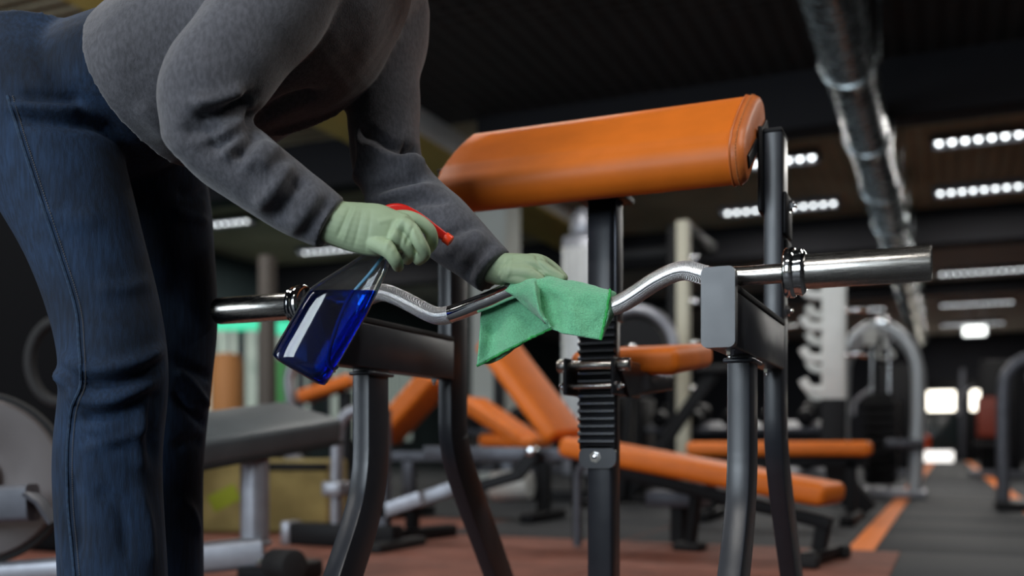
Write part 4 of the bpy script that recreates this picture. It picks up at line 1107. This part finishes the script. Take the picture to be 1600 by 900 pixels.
# -- low ochre blocks on the floor left
OCB = mat('ochre scuffed foam', rgb(168, 150, 94), .85, c2=rgb(132, 116, 70), vscale=5, bump=.3, bscale=80)
YEL = mat('yellow green paint mark', rgb(150, 160, 40), .8)
for i, (x0, x1, lab) in enumerate(((300, 412, 'low ochre foam block with a yellow green mark, behind the silver bench post'), (416, 512, 'low plain ochre foam block right of the silver bench post'))):
    a, b = q(x0, 830, 5.1), q(x1, 830, 5.1)
    fb = empty('foam_block', ((a.x + b.x) / 2, (a.y + b.y) / 2, 0), lab, 'foam block', 'ochre foam blocks')
    blk_ = add('block', rbox(((a.x + b.x) / 2, (a.y + b.y) / 2, .185) , ((b - a).length / 2, .3, .185), .02, (RIGHT, FWD, UP), 3), OCB, fb)
    blk_.location = blk_.location + FWD * .3
    if i == 0:
        m_ = add('paint_mark', rbox((a * .55 + b * .45) * 1.0 + UP * .17, (.075, .004, .045), .003, (RIGHT + UP * .5, FWD, UP - RIGHT * .5)), YEL, fb)
    else:
        add('strap', rbox((a * .5 + b * .5) + UP * .33, ((b - a).length / 2 + .002, .006, .02), .003, (RIGHT, FWD, UP)), BLACK2, fb)

# -- machines and a post in front of the left windows
lp = q(418, 600, 9.0)
pp = empty('storage_post', (lp.x, lp.y, 0), 'dark brown upright post of a storage rack in front of the left windows', 'gym rack')
add('upright', bx(lp.x - .06, lp.x + .06, lp.y - .06, lp.y + .06, 0, q(418, 400, 9.0).z, .01), mat('brown grey steel', rgb(92, 84, 78), .6), pp)
add('base', bx(lp.x - .12, lp.x + .25, lp.y - .3, lp.y + .3, 0, .7, .03), BLACK2, pp)
gp = q(372, 505, 12.5)
gl_ = empty('green_light_panel', (gp.x, gp.y, gp.z), 'glowing green light strip on a frame left, under the bar sleeve', 'light panel')
add('strip', rbox(gp, (.42, .03, .09), .02, (RIGHT, FWD, UP)), GREENGLOW, gl_)
add('strip', rbox(q(442, 512, 12.5), (.14, .03, .09), .02, (RIGHT, FWD, UP)), GREENGLOW, gl_)
gpo = q(440, 600, 12.5)
add('frame', merge([rbox(q(372, 490, 12.55), (.9, .03, .03), .01, (RIGHT, FWD, UP)), bx(gpo.x - .7, gpo.x - .64, gpo.y, gpo.y + .06, 0, gp.z + .1, .005), bx(gpo.x + .2, gpo.x + .26, gpo.y + .08, gpo.y + .14, 0, gp.z + .1, .005)]), GREYM, gl_)
gb_ = q(440, 590, 11.0)
bl = empty('stability_ball', (gb_.x, gb_.y, gb_.z), 'upright green foam roll standing left behind the spray bottle', 'foam roll')
add('roll', cyl((gb_.x, gb_.y, 0), (gb_.x, gb_.y, gb_.z + .2), .12, 18, .02), mat('green foam', rgb(96, 176, 104), .8), bl)
bl.location.z = 0; bl.children[0].location = -wpos(bl); bl.name = 'foam_roll'
for i, (x, y, d, lab) in enumerate(((355, 578, 10.5, 'orange padded punching bag seen right of the jeans'), )):
    c = q(x, y, d); hb_ = empty('punching_bag', (c.x, c.y, 0), lab, 'punching bag')
    add('bag', lathe((c.x, c.y, .55), (0, 0, 1), [(0, .05), (.02, .14), (.1, .17), (.75, .17), (.85, .14), (.87, .05)], 22), mat('tan orange leather', rgb(206, 140, 84), .6), hb_)
    add('stand', merge([bx(c.x - .03, c.x + .03, c.y - .03, c.y + .03, .03, .57, .005), bx(c.x - .3, c.x + .3, c.y - .3, c.y + .3, 0, .04, .01)]), BLACK2, hb_)
c = q(500, 620, 7.2)
lm_ = empty('leg_machine', (c.x, c.y, 0), 'grey machine with an orange pad behind the grey bench', 'gym machine')
pad_ab(q(470, 622, 7.2), q(552, 594, 7.2), .3, .09, ORANGE, 'pad', lm_, side=FWD)
add('frame', tube([(q(456, 640, 7.2).x, c.y, 0), q(456, 640, 7.2), q(452, 590, 7.2), q(470, 560, 7.2), q(520, 565, 7.2)], .04, 12, 5), SILVER, lm_)
seg_box((q(540, 640, 7.2).x, q(540, 640, 7.2).y, 0.02), q(540, 612, 7.2), .08, .08, BLACK2, 'post', lm_)
seg_box(q(450, 705, 6.9), q(486, 742, 6.9), .07, .07, SILVER, 'brace', lm_)
seg_box(q(400, 750, 6.9), q(570, 748, 6.9), .1, .12, BLACK2, 'base_beam', lm_)

# -- lit emergency lamp hung over the far end of the walkway
el = px(1523, 517, 19.0)
em = empty('emergency_lamp', el, 'bright white box lamp hung over the far end of the walkway', 'lamp')
add('diffuser', rbox(el, (.2, .04, .09), .03, EX, 3), mat('lit lamp box', (1, 1, 1), .4, emit=(.95, 1, .97), estr=2.5), em)
add('back_plate', rbox(el + Vector((0, .05, 0)), (.22, .012, .11), .01, EX), GREYM, em)
for s in (-.15, .15): add('rod', cyl(el + Vector((s, .05, .1)), (el.x + s, el.y + .05, ZC), .008, 8), GREYM, em)
